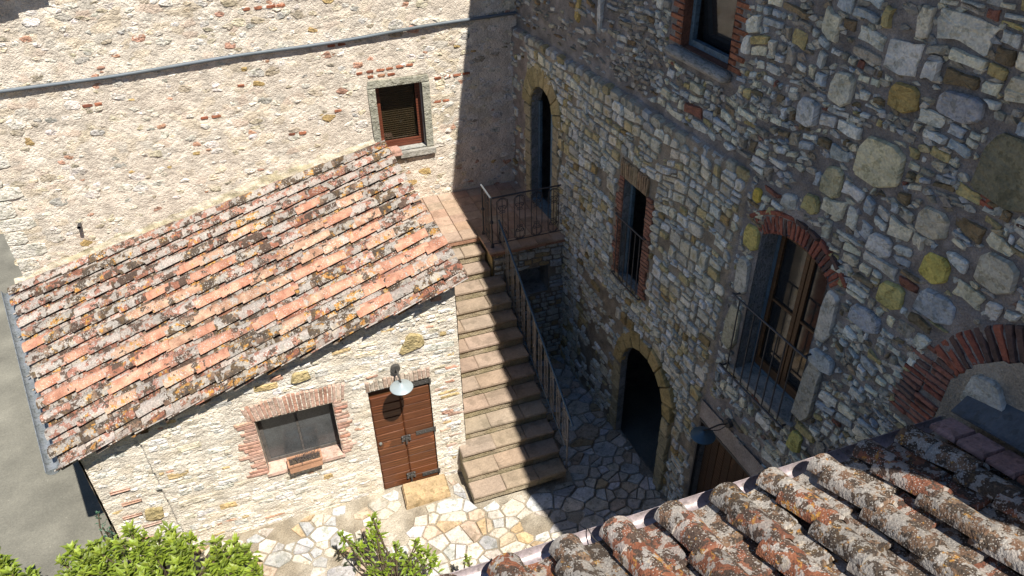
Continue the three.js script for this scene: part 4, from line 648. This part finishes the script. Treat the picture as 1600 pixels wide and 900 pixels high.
  { // upper window with bricks and a rounded sill
    const w = node('upper_window', tall); part('reveal', revealGeo(H.win3, 0.0, -0.18), plain([0.2, 0.085, 0.05], { bumpScale: 0.02 }), w);
    const fz = -0.14; part('window_frame', merge([box(0.06, 1.45, 0.06, 4.965, 7.275, fz), box(0.06, 1.45, 0.06, 5.795, 7.275, fz), box(0.77, 0.07, 0.06, 5.38, 6.59, fz), box(0.77, 0.05, 0.06, 5.38, 7.97, fz)]), M.blueWood, w);
    { const pane = box(0.77, 1.4, 0.01); pane.rotateX(0.1); pane.translate(5.38, 7.29, fz - 0.05); part('pane', pane, M.glass, w); } part('room', roomGeo(4.7, 6.1, 6.5, 8.1, -0.19, 1.0), M.dark, w);
    const s = new THREE.CapsuleGeometry(0.06, 1.06, 6, 12); s.rotateZ(Math.PI / 2); s.scale(1, 1, 1.5); s.translate(5.33, 6.475, 0.03); part('rounded_sill', s, M.concrete, w);
  }
}
{ // roof of the tall house, out of the picture: its eaves throw the long shadow
  const e = [[4.28, -12.9], [4.14, -6], [4.1, -1.9], [4.48, -0.29], [4.9, 0.55], [5.4, 1.5], [13, 1.5], [13, -12.9]], s = new THREE.Shape(e.map(([x, z]) => new THREE.Vector2(x, -z)));
  const g = new THREE.ExtrudeGeometry(s, { depth: 0.12, bevelEnabled: false }); g.rotateX(-Math.PI / 2); const p = g.attributes.position; for (let i = 0; i < p.count; i++) p.setY(i, p.getY(i) + 9.4 + 0.28 * (p.getX(i) - 4.1)); g.computeVertexNormals();
  const m = part('roof', colored(g, [1, 1, 1]), M.tileOld[0], tall); m.applyMatrix4(new THREE.Matrix4().copy(tall.matrixWorld).invert());
  const b = part('rear_wall', merge([box(8, 9.6, 0.3, 9.0, 4.6, -12.9), box(0.3, 9.6, 14, 12.8, 4.6, -5.9)]), M.concrete, tall); b.applyMatrix4(new THREE.Matrix4().copy(tall.matrixWorld).invert());
}

// ================================================================ staircase, landing and their railings
const SH = 0.178, SD = 0.274, SZ = -7.316, LY = 14 * SH, XR = 3.37;
{
  const st = thing('staircase', 'straight outdoor staircase of terracotta treads rising between the outbuilding and the tall house', 'staircase');
  const rng = rngOf(61), body = [];
  for (let k = 1; k <= 14; k++) {
    const zf = SZ - (k - 1) * SD, xl = k <= 3 ? 1.85 : 1.985, y = k * SH, xr = k >= 12 && k < 14 ? 3.19 : XR;
    if (k < 14) {
      const s = node('step', st, [0, 0, 0]), cuts = [xl, xl + (xr - xl) * (0.3 + 0.08 * rng()), xl + (xr - xl) * (0.64 + 0.08 * rng()), xr];
      for (let i = 0; i < 3; i++) { const g = stoneGeo(rectPts(cuts[i] + 0.002, cuts[i + 1] - 0.002, -(zf + 0.006 * rng()), -(zf - SD - 0.02)).map(([a, b], q) => [a + (rng() - 0.5) * 0.006, b + (q < 2 ? (rng() - 0.5) * 0.012 : 0)]), { h: 0.022, depth: 0.022, bevel: 0.01, rough: 0.008, color: vary(mix3([0.39, 0.305, 0.235], [0.4, 0.335, 0.26], rng()), rng, 0.93,0.14), jit: 0.03, rng, smooth: false }); g.g.rotateX(-Math.PI / 2); part('tread', g.g, M.tread, s).position.set(g.c[0], y - 0.022, -g.c[1]); }
      const r = sheet({ u0: xl + 0.01, u1: xr, v0: y - SH - 0.002, v1: y - 0.04, cell: 0.03, height: (u, v) => 0.012 * fbm(u * 9, v * 9, 3, 161), color: (u, v) => mix3([0.4, 0.34, 0.25], [0.34, 0.295, 0.19], sstep(0.35, 0.65, fbm(u * 5, v * 7 + k * 3, 4, 163))) }); part('riser', r, M.mortar, s).position.z = zf - 0.035;
      body.push(box(xr - xl - 0.01, y - 0.045, SD + 0.004, (xl + xr) / 2, (y - 0.045) / 2 - 0.0, zf - 0.043 - SD / 2));
    }
  }
  part('stair_body', merge(body), plain([0.36, 0.31, 0.2], { bumpScale: 0.02 }), st);
  // landing: rear strip along the house wall and the part that juts out over the passage
  const zn = SZ - 13 * SD, zj = -10.3, xj = 3.19, xc = 4.62;
  const lan = node('landing', st, [0, LY, 0]);
  const tile = (a, b, c, d) => { const g = stoneGeo(rectPts(a + 0.003, b - 0.003, -d + 0.003, -c - 0.003), { h: 0.02, depth: 0.02, bevel: 0.006, rough: 0.003, color: vary(mix3([0.47, 0.31, 0.225], [0.48, 0.38, 0.3], rng()), rng, 0.9,0.2), jit: 0.04, rng, smooth: false }); g.g.rotateX(-Math.PI / 2); part('floor_tile', g.g, M.tread, lan).position.set(g.c[0], -0.02, -g.c[1]); };
  for (let i = 0; i < 9; i++) for (let j = 0; j < 6; j++) { const a = 1.99 + i * 0.292, b = Math.min(a + 0.292, xc), c = -12.58 + j * 0.284, d = c + 0.284; if (a < xc - 0.05) tile(a, b, c, d); }
  for (let i = 0; i < 5; i++) for (let j = 0; j < 2; j++) { const a = xj - 0.03 + i * 0.292, b = Math.min(a + 0.292, xc), c = -10.876 + j * 0.29, d = c + 0.29 + (j ? 0.03 : 0); if (a < xc - 0.05) tile(a, b, c, d); }
  const under = (x0, x1, z0, z1, y0, y1) => box(x1 - x0, y1 - y0, z1 - z0, (x0 + x1) / 2, (y0 + y1) / 2, (z0 + z1) / 2);
  part('landing_slab', merge([under(1.99, xc - 0.05, -12.56, zn - 0.012, -0.12, -0.022), under(xj + 0.01, xc - 0.05, zn - 0.011, zj + 0.012, -0.1, -0.022)]), plain([0.36, 0.2, 0.13]), lan);
  part('landing_body', merge([under(1.99, 3.6, -12.5, zn - 0.04, -LY, -0.12), under(xj + 0.06, XR - 0.01, zn - 0.03, zj - 0.06, -1.0, -0.1), under(3.38, 4.4, -12.5, zj - 0.55, -LY - 0.3, -0.1)]), plain([0.36, 0.31, 0.2], { bumpScale: 0.03 }), lan);
  // wall under the landing with its dark niche
  const nic = rectPts(3.74, 4.26, 1.4, 1.95), X0 = 3.25, X1 = 4.72;
  const wl = node('landing_wall', st, [0, 0, zj - 0.045]);
  const hgt = (u, v) => 0.025 * (fbm(u * 8, v * 8, 4, 171) - 0.5);
  part('wall', sheet({ u0: X0, u1: X1, v0: -0.4, v1: LY - 0.09, cell: 0.03, holes: [nic], height: hgt, color: (u, v) => mix3([0.2, 0.18, 0.15], [0.3, 0.27, 0.22], fbm(u * 4, v * 4, 3, 173)) }), M.mortar, wl);
  const cells = coursed({ u0: X0 + 0.02, u1: X1, v0: -0.3, v1: LY - 0.1, rowH: (r) => 0.08 + 0.1 * r, ratio: (r) => 0.9 + 1.2 * r, blocked: (u, v) => inPoly(grow(nic, 0.02), u, v) || v > LY - 0.1 || u < X0, joint: (u, v, r) => 0.01 + 0.016 * r, keep: () => true, seed: 63 });
  setStones(wl, cells.map((q) => { const s = stoneGeo(q.p, { h: 0.02 + 0.025 * rng(), depth: 0.04, bevel: 0.015, rough: 0.012, color: vary(pick(rng(), [[0.5, [0.5, 0.49, 0.42]], [0.3, [0.42, 0.44, 0.43]], [0.2, [0.42, 0.31, 0.16]]]), rng, 0.85,0.3), jit: 0.06, rng }); s.z = hgt(q.u, q.v); return s; }), M.stone, 'stone', 'stone_rest');
  part('niche', merge([revealGeo(nic, 0.01, -0.4), box(0.7, 0.7, 0.03, 4, 1.68, -0.42)]), M.reveal, wl);
  // ochre cheek of the landing towards the steps
  const ch = sheet({ u0: zn - 0.02 - 0, u1: zj - 0.04, v0: 1.4, v1: LY - 0.09, cell: 0.03, height: (u, v) => 0.03 * fbm(u * 8, v * 8, 4, 175), color: (u, v) => mix3([0.45, 0.35, 0.15], [0.5, 0.42, 0.24], fbm(u * 5, v * 5, 3, 177)) }); const cm = part('landing_cheek', ch, M.mortar, st); cm.rotation.y = -Math.PI / 2; cm.position.x = xj + 0.05;
}
const stadium = (cx, y0, y1, w, skew = 0, z = 0, n = 6) => { const p = [], r = w / 2; for (let i = 0; i <= n; i++) { const t = Math.PI * i / n; p.push([cx + r * Math.cos(t), y1 - r + r * Math.sin(t), z]); } for (let i = 0; i <= n; i++) { const t = Math.PI + Math.PI * i / n; p.push([cx + r * Math.cos(t), y0 + r + r * Math.sin(t), z]); } return p.map(([x, y, q]) => V3(x, y + skew * (x - cx), q)); };
function spiral(cx, cy, r, dir, turns, ph, z = 0) { const p = []; for (let i = 0; i <= 14; i++) { const t = i / 14, a = ph + dir * t * turns * Math.PI * 2, q = r * (1 - 0.8 * t); p.push(V3(cx + q * Math.cos(a), cy + q * Math.sin(a), z)); } return p; }
function ovalPanel(parent, mat, at, h, w, skew = 0, rich = true) { // one wrought-iron oval with scrolls at both ends, in the local x, y plane
  const g = node('oval_panel', parent, at); const P = (pts) => pts.map((p) => V3(p.x, p.y + skew * p.x, p.z));
  part('oval_ring', tube(stadium(0, 0, h, w, skew), 0.0075, 40, 5, true), mat, g);
  if (rich) { part('oval_ring', tube(stadium(0, h - w * 1.25, h - 0.018, w - 0.036, skew), 0.005, 30, 5, true), mat, g); part('oval_ring', tube(stadium(0, 0.018, w * 1.25, w - 0.036, skew), 0.005, 30, 5, true), mat, g); }
  part('centre_bar', tube([[0, 0.01, 0], [0, h - 0.01, 0]], 0.006), mat, g);
  const sc = []; for (const [cy, d] of [[w * 0.95, 1], [h - w * 0.95, -1]]) for (const s of [-1, 1]) { sc.push(tube(P(spiral(s * w * 0.2, cy, w * 0.2, s * d, 1.2, s > 0 ? Math.PI : 0)), 0.006, 20, 5)); sc.push(tube(P(spiral(s * w * 0.16, cy + d * w * 0.4, w * 0.15, -s * d, 1.1, s > 0 ? Math.PI : 0)), 0.005, 16, 5)); }
  part('scroll', merge(sc), mat, g); return g;
}
function knobPost(parent, mat, x, y0, y1, z, r = 0.016) { const g = node('post', parent); part('post_bar', tube([[x, y0, z], [x, y1, z]], r, 1, 8), mat, g); const a = new THREE.SphereGeometry(r * 2.1, 10, 8); a.scale(1, 1.2, 1); a.translate(x, lerp(y0, y1, 0.52), z); part('post_knop', a, mat, g); const b = new THREE.CylinderGeometry(r * 1.6, r * 2.2, 0.05, 10); b.translate(x, y0 + 0.025, z); part('post_foot', b, mat, g); return g; }
{
  const r = thing('landing_railing', 'black wrought iron railing with ovals and scrolls round the landing', 'railing', [0, LY, 0]);
  const x0 = 3.265, z0 = -10.9, z1 = -10.42, h = 0.94;
  knobPost(r, M.iron, x0, 0, h, z0); knobPost(r, M.iron, x0, 0, h, z1);
  part('top_rail', tube([[x0, h, z0 - 0.03], [x0, h, z1]], 0.017, 1, 8), M.steel, r); part('bottom_rail', tube([[x0, 0.06, z0], [x0, 0.06, z1]], 0.009, 1, 6), M.iron, r);
  part('top_rail', tube([[x0, h, z1], [3.9, h, z1 - 0.012], [4.5, h, z1 - 0.012], [4.64, h + 0.02, z1 - 0.02]], 0.015, 16, 8), M.iron, r); part('bottom_rail', tube([[x0, 0.06, z1], [4.62, 0.06, z1]], 0.009, 1, 6), M.iron, r);
  for (let i = 0; i < 4; i++) ovalPanel(r, M.iron, [3.46 + i * 0.305, 0.06, z1], h - 0.09, 0.19);
  const s = node('side_panel', r, [x0, 0.06, (z0 + z1) / 2]); s.rotation.y = Math.PI / 2; for (const [dx, w] of [[0, 0.2]]) { part('oval_ring', tube(stadium(dx, 0, h - 0.09, w), 0.0075, 40, 5, true), M.iron, s); for (const q of [-0.035, 0.035]) part('bar', tube([[q, 0.02, 0], [q, h - 0.12, 0]], 0.006), M.iron, s); const sc = []; for (const cy of [0.14, h - 0.24]) for (const k of [-1, 1]) sc.push(tube(spiral(k * 0.04, cy, 0.04, k, 1.2, k > 0 ? Math.PI : 0), 0.006, 18, 5)); part('scroll', merge(sc), M.iron, s); }
}
{
  const r = thing('stair_railing', 'blue-black sloping iron stair railing with a scroll panel on every step', 'railing');
  const x = 3.42, zt = -10.5, zb = -7.43, k = (z) => (z - zt) / (zb - zt), yTop = (z) => lerp(2.95, 1.29, k(z)), yBot = (z) => lerp(1.74, 0.49, k(z)), m = 0.47, N = 12;
  part('top_rail', tube([[x, yTop(zt), zt], [x, yTop(zb), zb], [x, yTop(zb) - 0.1, zb + 0.04]], 0.019, 40, 8), M.railPaint, r); part('bottom_rail', tube([[x, yBot(zt), zt], [x, yBot(zb), zb]], 0.014, 1, 8), M.railPaint, r);
  for (const [z, y0] of [[zt, 1.5], [zb, 0.1], [zb - 1.4, 0.95]]) knobPost(r, M.wornIron, x, y0, yTop(z), z, 0.014);
  for (let i = 0; i < N; i++) { const z = lerp(zb - 0.13, zt + 0.13, i / (N - 1)), g = ovalPanel(r, M.wornIron, [x, yBot(z) + 0.01, z], yTop(z) - yBot(z) - 0.02, 0.12, m, false); g.rotation.y = Math.PI / 2; }
}

// ================================================================ lamps, pot, doorstep
function wallLamp(pos, turn, label, shade, reach, drop) {
  const l = thing('wall_lamp', label, 'lamp', pos, 'dish lamps over the courtyard doors'); l.rotation.y = turn;
  const c = new THREE.CylinderGeometry(0.06, 0.065, 0.05, 18); c.rotateX(Math.PI / 2); c.translate(0, 0, 0.03); part('wall_plate', c, M.darkIron, l);
  part('arm', tube([[0, 0, 0.05], [0, 0.03, reach * 0.4], [0, 0.02, reach * 0.8], [0, -drop + 0.09, reach]], 0.011, 24, 7), M.darkIron, l);
  part('cable', tube([[0, -0.03, 0.05], [0, -0.07, reach * 0.35], [0.01, -0.03, reach * 0.6], [0, 0.0, reach * 0.8]], 0.006, 20, 5), M.darkIron, l);
  const pr = [[0.0, 0.07], [0.03, 0.068], [0.035, 0.05], [0.09, 0.035], [0.155, 0.002], [0.16, -0.008], [0.155, -0.006], [0.09, 0.026], [0.03, 0.04], [0, 0.042]].map((p) => new THREE.Vector2(...p));
  const s = new THREE.LatheGeometry(pr, 36); s.translate(0, -drop, reach); part('lamp_shade', s, shade, l);
  const b = new THREE.SphereGeometry(0.028, 12, 10); b.translate(0, -drop - 0.0, reach); part('bulb', b, M.grey, l);
}
wallLamp([1.045, 2.45, -8.04], 0, 'pale grey dish lamp over the sunlit brown double door', M.enamel, 0.36, 0.06);
{ const u = 6.97, s3 = Math.sin(3 * deg), c3 = Math.cos(3 * deg); wallLamp([4.52 + u * s3 - 0.02, 2.3, -12.58 + u * c3], -87 * deg, 'dark blue dish lamp over the shaded plank door', M.darkEnamel, 0.4, 0.06); }
{
  const p = thing('flower_trough', 'terracotta flower trough of dry twigs on the ground floor window sill', 'planter', [-0.41, 1.062, -8.0]);
  p.rotation.y = 0.03; const w = 0.46, d = 0.17, h = 0.16, t = 0.014;
  part('trough', merge([box(w - 0.03, t, d - 0.03, 0, t / 2, 0), box(w, h - t, t, 0, h / 2 + t / 2, d / 2 - t / 2), box(w, h - t, t, 0, h / 2 + t / 2, -d / 2 + t / 2), box(t, h - t, d - 2 * t, w / 2 - t / 2, h / 2 + t / 2, 0), box(t, h - t, d - 2 * t, -w / 2 + t / 2, h / 2 + t / 2, 0), box(w + 0.02, 0.028, 0.022, 0, h - 0.01, d / 2 + 0.003), box(w + 0.02, 0.028, 0.022, 0, h - 0.01, -d / 2 - 0.003), box(0.022, 0.028, d - 0.02, w / 2 + 0.001, h - 0.01, 0), box(0.022, 0.028, d - 0.02, -w / 2 - 0.001, h - 0.01, 0)]), M.terracotta, p);
  part('soil', box(w - 2 * t - 0.002, 0.02, d - 2 * t - 0.002, 0, h - 0.035, 0), plain([0.12, 0.09, 0.06], { bumpScale: 0.03 }), p);
  const rng = rngOf(75), gs = []; for (let i = 0; i < 90; i++) { const x = (rng() - 0.5) * (w - 0.06), z = (rng() - 0.5) * (d - 0.06), a = rng() * 6.3, l = 0.04 + 0.06 * rng(); gs.push(tube([[x, h - 0.03, z], [x + 0.3 * l * Math.cos(a), h + l * 0.4, z + 0.3 * l * Math.sin(a)], [x + l * Math.cos(a), h + l * 0.55 * rng(), z + l * Math.sin(a)]], 0.0025, 4, 4)); }
  const tw = part('dry_plants', merge(gs), std({ color: lin(0.1, 0.08, 0.075) }), p); tw.userData.kind = 'stuff';
}
{
  const d = thing('doorstep', 'worn ochre stone slab laid before the brown double door', 'doorstep', [1.22, 0.02, -7.8]), r = rngOf(77);
  const s = stoneGeo([[-0.36, -0.2], [0.34, -0.18], [0.36, 0.19], [-0.34, 0.21]], { h: 0.1, depth: 0.04, bevel: 0.018, rough: 0.008, color: [0.56, 0.4, 0.22], jit: 0.06, rng: r, smooth: false }); s.g.rotateX(-Math.PI / 2); part('slab', s.g, M.flag, d);
}

// ================================================================ near roof across the courtyard
{
  const n = thing('near_house', 'nearest house with a lichen spotted tile roof and a pinkish gutter', 'house'), slope = 0.25, z0 = -3.0, y0 = 4.72;
  const ang = Math.atan(slope), nor = V3(0, Math.cos(ang), -Math.sin(ang)), up = V3(0, Math.sin(ang), Math.cos(ang));
  const roof = node('roof', n); const P = (x, s) => V3(x, y0, z0).addScaledVector(up, s);
  const deck = box(9.3, 0.06, 6.2); deck.rotateX(-ang); const dc = P(0.32, 3.02).addScaledVector(nor, -0.1); deck.translate(dc.x, dc.y, dc.z); part('roof_deck', deck, plain([0.16, 0.13, 0.11], { bumpScale: 0.03 }), roof);
  const rng = rngOf(81), pitch = 0.435, lists = { cover_tile: [], pan_tile: [] };
  for (let c = -6; c < 13; c++) for (const kind of ['cover_tile', 'pan_tile']) {
    const x = -0.34 + c * pitch + (kind === 'pan_tile' ? pitch / 2 : 0); let s = -0.05 + (kind === 'cover_tile' ? 0.03 * rng() : 0.0), k = 0; if (x > 4.85) continue;
    while (s < 5.2) { const ex = k === 0 && kind === 'cover_tile' ? 0.14 + 0.12 * rng() : 0.4 * (0.85 + 0.3 * rng()), q = { x: x + (rng() - 0.5) * 0.04, s, len: ex + 0.09, w: (kind === 'cover_tile' ? 0.265 : 0.3) * (0.96 + 0.08 * rng()), off: (kind === 'cover_tile' ? 0.062 : 0.004) + 0.008 * rng(), yaw: (rng() - 0.5) * 0.1, tone: 0.7 + 0.38 * rng(), mi: Math.floor(rng() * 4), uo: rng(), vo: rng() }; const w = P(q.x, s), d = w.distanceTo(CAM), v = w.clone().project(camera); q.seen = (Math.abs(v.x) < 1.1 && Math.abs(v.y) < 1.15 ? 1 : 0.01) / d; lists[kind].push(q); s += ex; k++; }
  }
  for (const name in lists) lists[name].sort((a, b) => b.seen - a.seen).forEach((q, i) => {
    if (i >= 300) return; // farther rows lie behind the camera
    const cover = name === 'cover_tile', g = tileGeo(q.len, q.w, q.w * 0.82, cover ? 0.8 : 0.22, 0.026, !cover); const uv = g.attributes.uv; for (let k = 0; k < uv.count; k++) uv.setXY(k, uv.getX(k) * 1.5 + q.uo, uv.getY(k) * 1.5 + q.vo);
    colored(g, [q.tone, q.tone, q.tone]); g.rotateX(cover ? 0.115 : 0.08); g.rotateY(q.yaw);
    const m = part(name, g, M.tileNear[q.mi], roof), p = P(q.x, q.s).addScaledVector(nor, q.off - 0.03);
    m.applyMatrix4(new THREE.Matrix4().makeBasis(V3(-1, 0, 0), nor, up.clone().negate()).setPosition(p));
  });
  const gut = gutterGeo(9.2, 0.075, 0.006); gut.rotateY(Math.PI / 2); const gm = part('gutter', gut, M.copperish, n); gm.position.set(-4.2, 4.66, -3.11);
  for (let i = 0; i < 12; i++) { const x = -3.6 + i * 0.75; part('gutter_hook', tube([[x, 4.655, -3.19], [x, 4.69, -3.17], [x, 4.7, -3.08], [x, 4.74, -3.0]], 0.005, 12, 5), M.darkIron, n); }
  part('wall', merge([box(9.0, 4.6, 0.3, 0.3, 2.1, -2.75), box(0.3, 4.8, 5.6, -4.0, 2.1, 0.2), box(9.0, 5.6, 0.3, 0.3, 2.6, 3.0)]), M.concrete, n);
  // dark sheet flashing and a row of half bricks where the roof meets the tall house
  const fl = new THREE.BufferGeometry(), A = P(4.83, 0.02).addScaledVector(nor, 0.2), B = P(4.83, 5).addScaledVector(nor, 0.2), f0 = A.clone(), f1 = B.clone(), w0 = A.clone().add(V3(0.2, 0.22, 0)), w1 = B.clone().add(V3(0.45, 0.22, 0));
  const th = 0.012, pts = [f0, f1, w1, w0], pos = []; const quad = (a, b, c, d) => { for (const p of [a, b, c, a, c, d]) pos.push(p.x, p.y, p.z); }; const dn = pts.map((p) => p.clone().add(V3(0, -th, 0))); quad(...pts); quad(dn[3], dn[2], dn[1], dn[0]); for (let i = 0; i < 4; i++) quad(pts[i], dn[i], dn[(i + 1) % 4], pts[(i + 1) % 4]);
  fl.setAttribute('position', new THREE.Float32BufferAttribute(pos, 3)); fl.setAttribute('uv', new THREE.Float32BufferAttribute(pos.flatMap((v, i) => (i % 3 === 1 ? [] : [v])), 2)); fl.computeVertexNormals(); part('flashing', fl, plain([0.07, 0.09, 0.11], { roughness: 0.55 }), n);
  for (let i = 0; i < 12; i++) { const s = stoneGeo(rectPts(-0.11, 0.11, -0.12, 0.12), { h: 0.05, depth: 0, bevel: 0.008, rough: 0.006, color: mix3([0.42, 0.27, 0.25], [0.34, 0.14, 0.09], rng()), rng, smooth: false }); s.g.rotateX(-Math.PI / 2 - ang); const m = part('edge_brick', s.g, M.brick, n), p = P(4.72, 0.15 + i * 0.26).addScaledVector(nor, 0.1); m.position.copy(p); }
}

// ================================================================ plants
function leafGeo(base, dir, len, wid, upv, rng, col) { // one bent leaf of four triangles
  const d = dir.clone().normalize(), s = new THREE.Vector3().crossVectors(d, upv).normalize(), n = new THREE.Vector3().crossVectors(s, d).normalize();
  const m = base.clone().addScaledVector(d, len * 0.58).addScaledVector(n, len * 0.06), t = base.clone().addScaledVector(d, len).addScaledVector(n, -len * 0.08), a = m.clone().addScaledVector(s, wid / 2).addScaledVector(n, wid * 0.14), b = m.clone().addScaledVector(s, -wid / 2).addScaledVector(n, wid * 0.14);
  return { tris: [base, m, a, base, b, m, a, m, t, m, b, t], col };
}
function leafMesh(leaves) { const pos = [], col = []; for (const l of leaves) for (const p of l.tris) { pos.push(p.x, p.y, p.z); col.push(...l.col); } const g = new THREE.BufferGeometry(); g.setAttribute('position', new THREE.Float32BufferAttribute(pos, 3)); g.setAttribute('color', new THREE.Float32BufferAttribute(col, 3)); g.computeVertexNormals(); return g; }
const leafMat = new THREE.MeshPhysicalMaterial({ color: lin(1, 1, 1), vertexColors: true, roughness: 0.55, transmission: 0.35, thickness: 0, side: THREE.DoubleSide });
const bark = plain([0.14, 0.1, 0.06]);
function shrub(name, label, cat, foot, shoots, seed, { len = 0.13, wid = 0.052, per = 34, green = [0.24, 0.34, 0.03], spread = 0.2 }) {
  const t = thing(name, label, cat, [foot[0], 0, foot[1]]), rng = rngOf(seed), leaves = [], stems = [];
  for (const [x, y, z, r] of shoots) {
    const tip = V3(x - foot[0], y, z - foot[1]), root = V3((rng() - 0.5) * 0.2, 0, (rng() - 0.5) * 0.2), mid = root.clone().lerp(tip, 0.55).add(V3((rng() - 0.5) * 0.1, 0.1, (rng() - 0.5) * 0.1));
    stems.push(tube([root, mid, tip], 0.01, 10, 5));
    const n = Math.round(per * (0.7 + 0.6 * rng()));
    for (let i = 0; i < n; i++) { // whorls up the last stretch of the shoot, side sprigs below
      const k = Math.pow(rng(), 1.3), b = tip.clone().add(V3((rng() - 0.5) * r * (0.2 + k), -k * r * 1.9, (rng() - 0.5) * r * (0.2 + k))), a = rng() * 6.283, el = lerp(0.95, -0.1, k) + (rng() - 0.5) * 0.5;
      const dir = V3(Math.cos(a) * Math.cos(el), Math.sin(el), Math.sin(a) * Math.cos(el)), c = 0.5 + 0.75 * rng(), y2 = rng() * 0.5 * (1 - k);
      leaves.push(leafGeo(b, dir, len * (0.7 + 0.6 * rng()), wid * (0.8 + 0.4 * rng()), V3(0, 1, 0), rng, mix3(green, [green[0] * 1.5, green[1] * 1.15, green[2]], y2).map((v) => v * c)));
    }
  }
  part('stem', merge(stems), bark, t); const f = part('foliage', leafMesh(leaves), leafMat, t); f.userData.kind = 'stuff'; return t;
}
{
  const rng = rngOf(91), A = [], B = [], tipAt = (px, y) => px; // shoot tips of the big bush, metres
  const edge = [[-3.62, 1.2], [-3.3, 1.34], [-3.05, 1.52], [-2.85, 1.5], [-2.62, 1.46], [-2.4, 1.62], [-2.2, 1.5], [-2.05, 1.38], [-1.85, 1.3], [-1.62, 1.0], [-1.4, 0.84], [-1.2, 0.7]];
  for (const [x, y] of edge) for (let i = 0; i < 9; i++) A.push([x - 0.22 + (rng() - 0.5) * 0.3, y - 0.1 + 0.06 * rng() - i * 0.035, -7.25 + i * 0.1 + (rng() - 0.5) * 0.14, 0.13 + 0.05 * rng()]);
  shrub('garden_shrub', 'large bright green leafy shrub at the outbuilding corner, lower left', 'shrub', [-2.4, -6.9], A, 92, { per: 36 });
  for (const [x, y, z] of [[-4.35, 1.3, -7.62], [-4.2, 1.45, -7.5], [-4.05, 1.36, -7.4], [-4.3, 1.15, -7.3], [-4.1, 1.1, -7.2], [-4.5, 1.2, -7.4]]) for (let i = 0; i < 5; i++) B.push([x + (rng() - 0.5) * 0.16, y - 0.05 * i, z + (rng() - 0.5) * 0.16 + 0.05 * i, 0.13]);
  for (const [x, y, z] of [[-3.82, 1.25, -7.25], [-3.75, 1.2, -7.15]]) for (let i = 0; i < 4; i++) B.push([x + (rng() - 0.5) * 0.1, y - 0.05 * i, z + 0.05 * i, 0.12]);
  shrub('garden_shrub', 'smaller clump of glossy green shoots in the picture corner beside the road', 'shrub', [-4.2, -7.0], B, 93, { per: 36, len: 0.13, wid: 0.058 });
  const C = []; for (const [x, y, z, n] of [[0.3, 1.12, -6.72, 4], [0.26, 0.95, -6.6, 4], [0.05, 0.85, -6.62, 3], [-0.1, 0.9, -6.75, 2], [0.5, 0.8, -6.45, 4], [0.78, 0.98, -6.25, 4], [0.9, 0.9, -6.12, 4], [0.65, 0.75, -6.2, 4], [0.35, 0.7, -6.4, 4], [0.15, 0.65, -6.4, 3]]) for (let i = 0; i < n; i++) C.push([x + (rng() - 0.5) * 0.1, y - 0.07 * i, z + 0.03 * i, 0.1]);
  shrub('young_shrub', 'thin yellow-green shrub with open sprigs in front of the crazy paving', 'shrub', [0.4, -6.2], C, 94, { per: 12, len: 0.11, wid: 0.042, green: [0.23, 0.34, 0.025] });
  const D = []; for (let i = 0; i < 9; i++) D.push([-3.2 + (rng() - 0.5) * 0.12, 0.25 + 0.07 * i * rng() + 0.15, -8.2 + (rng() - 0.5) * 0.2, 0.12]);
  shrub('wall_weed', 'small blue-green weed at the shaded foot of the outbuilding corner', 'weed', [-3.2, -8.2], D, 95, { per: 16, len: 0.05, wid: 0.018, green: [0.04, 0.13, 0.07] });
  const E = []; for (let i = 0; i < 4; i++) E.push([1.38 + (rng() - 0.5) * 0.06, 0.8 - 0.06 * i, -5.95 + (rng() - 0.5) * 0.08, 0.07]);
  shrub('small_sprig', 'single green sprig just above the near gutter at the bottom edge', 'plant', [1.38, -5.9], E, 96, { per: 14, len: 0.05, wid: 0.022 });
}
scene.updateMatrixWorld(true);
renderer.render(scene, camera);
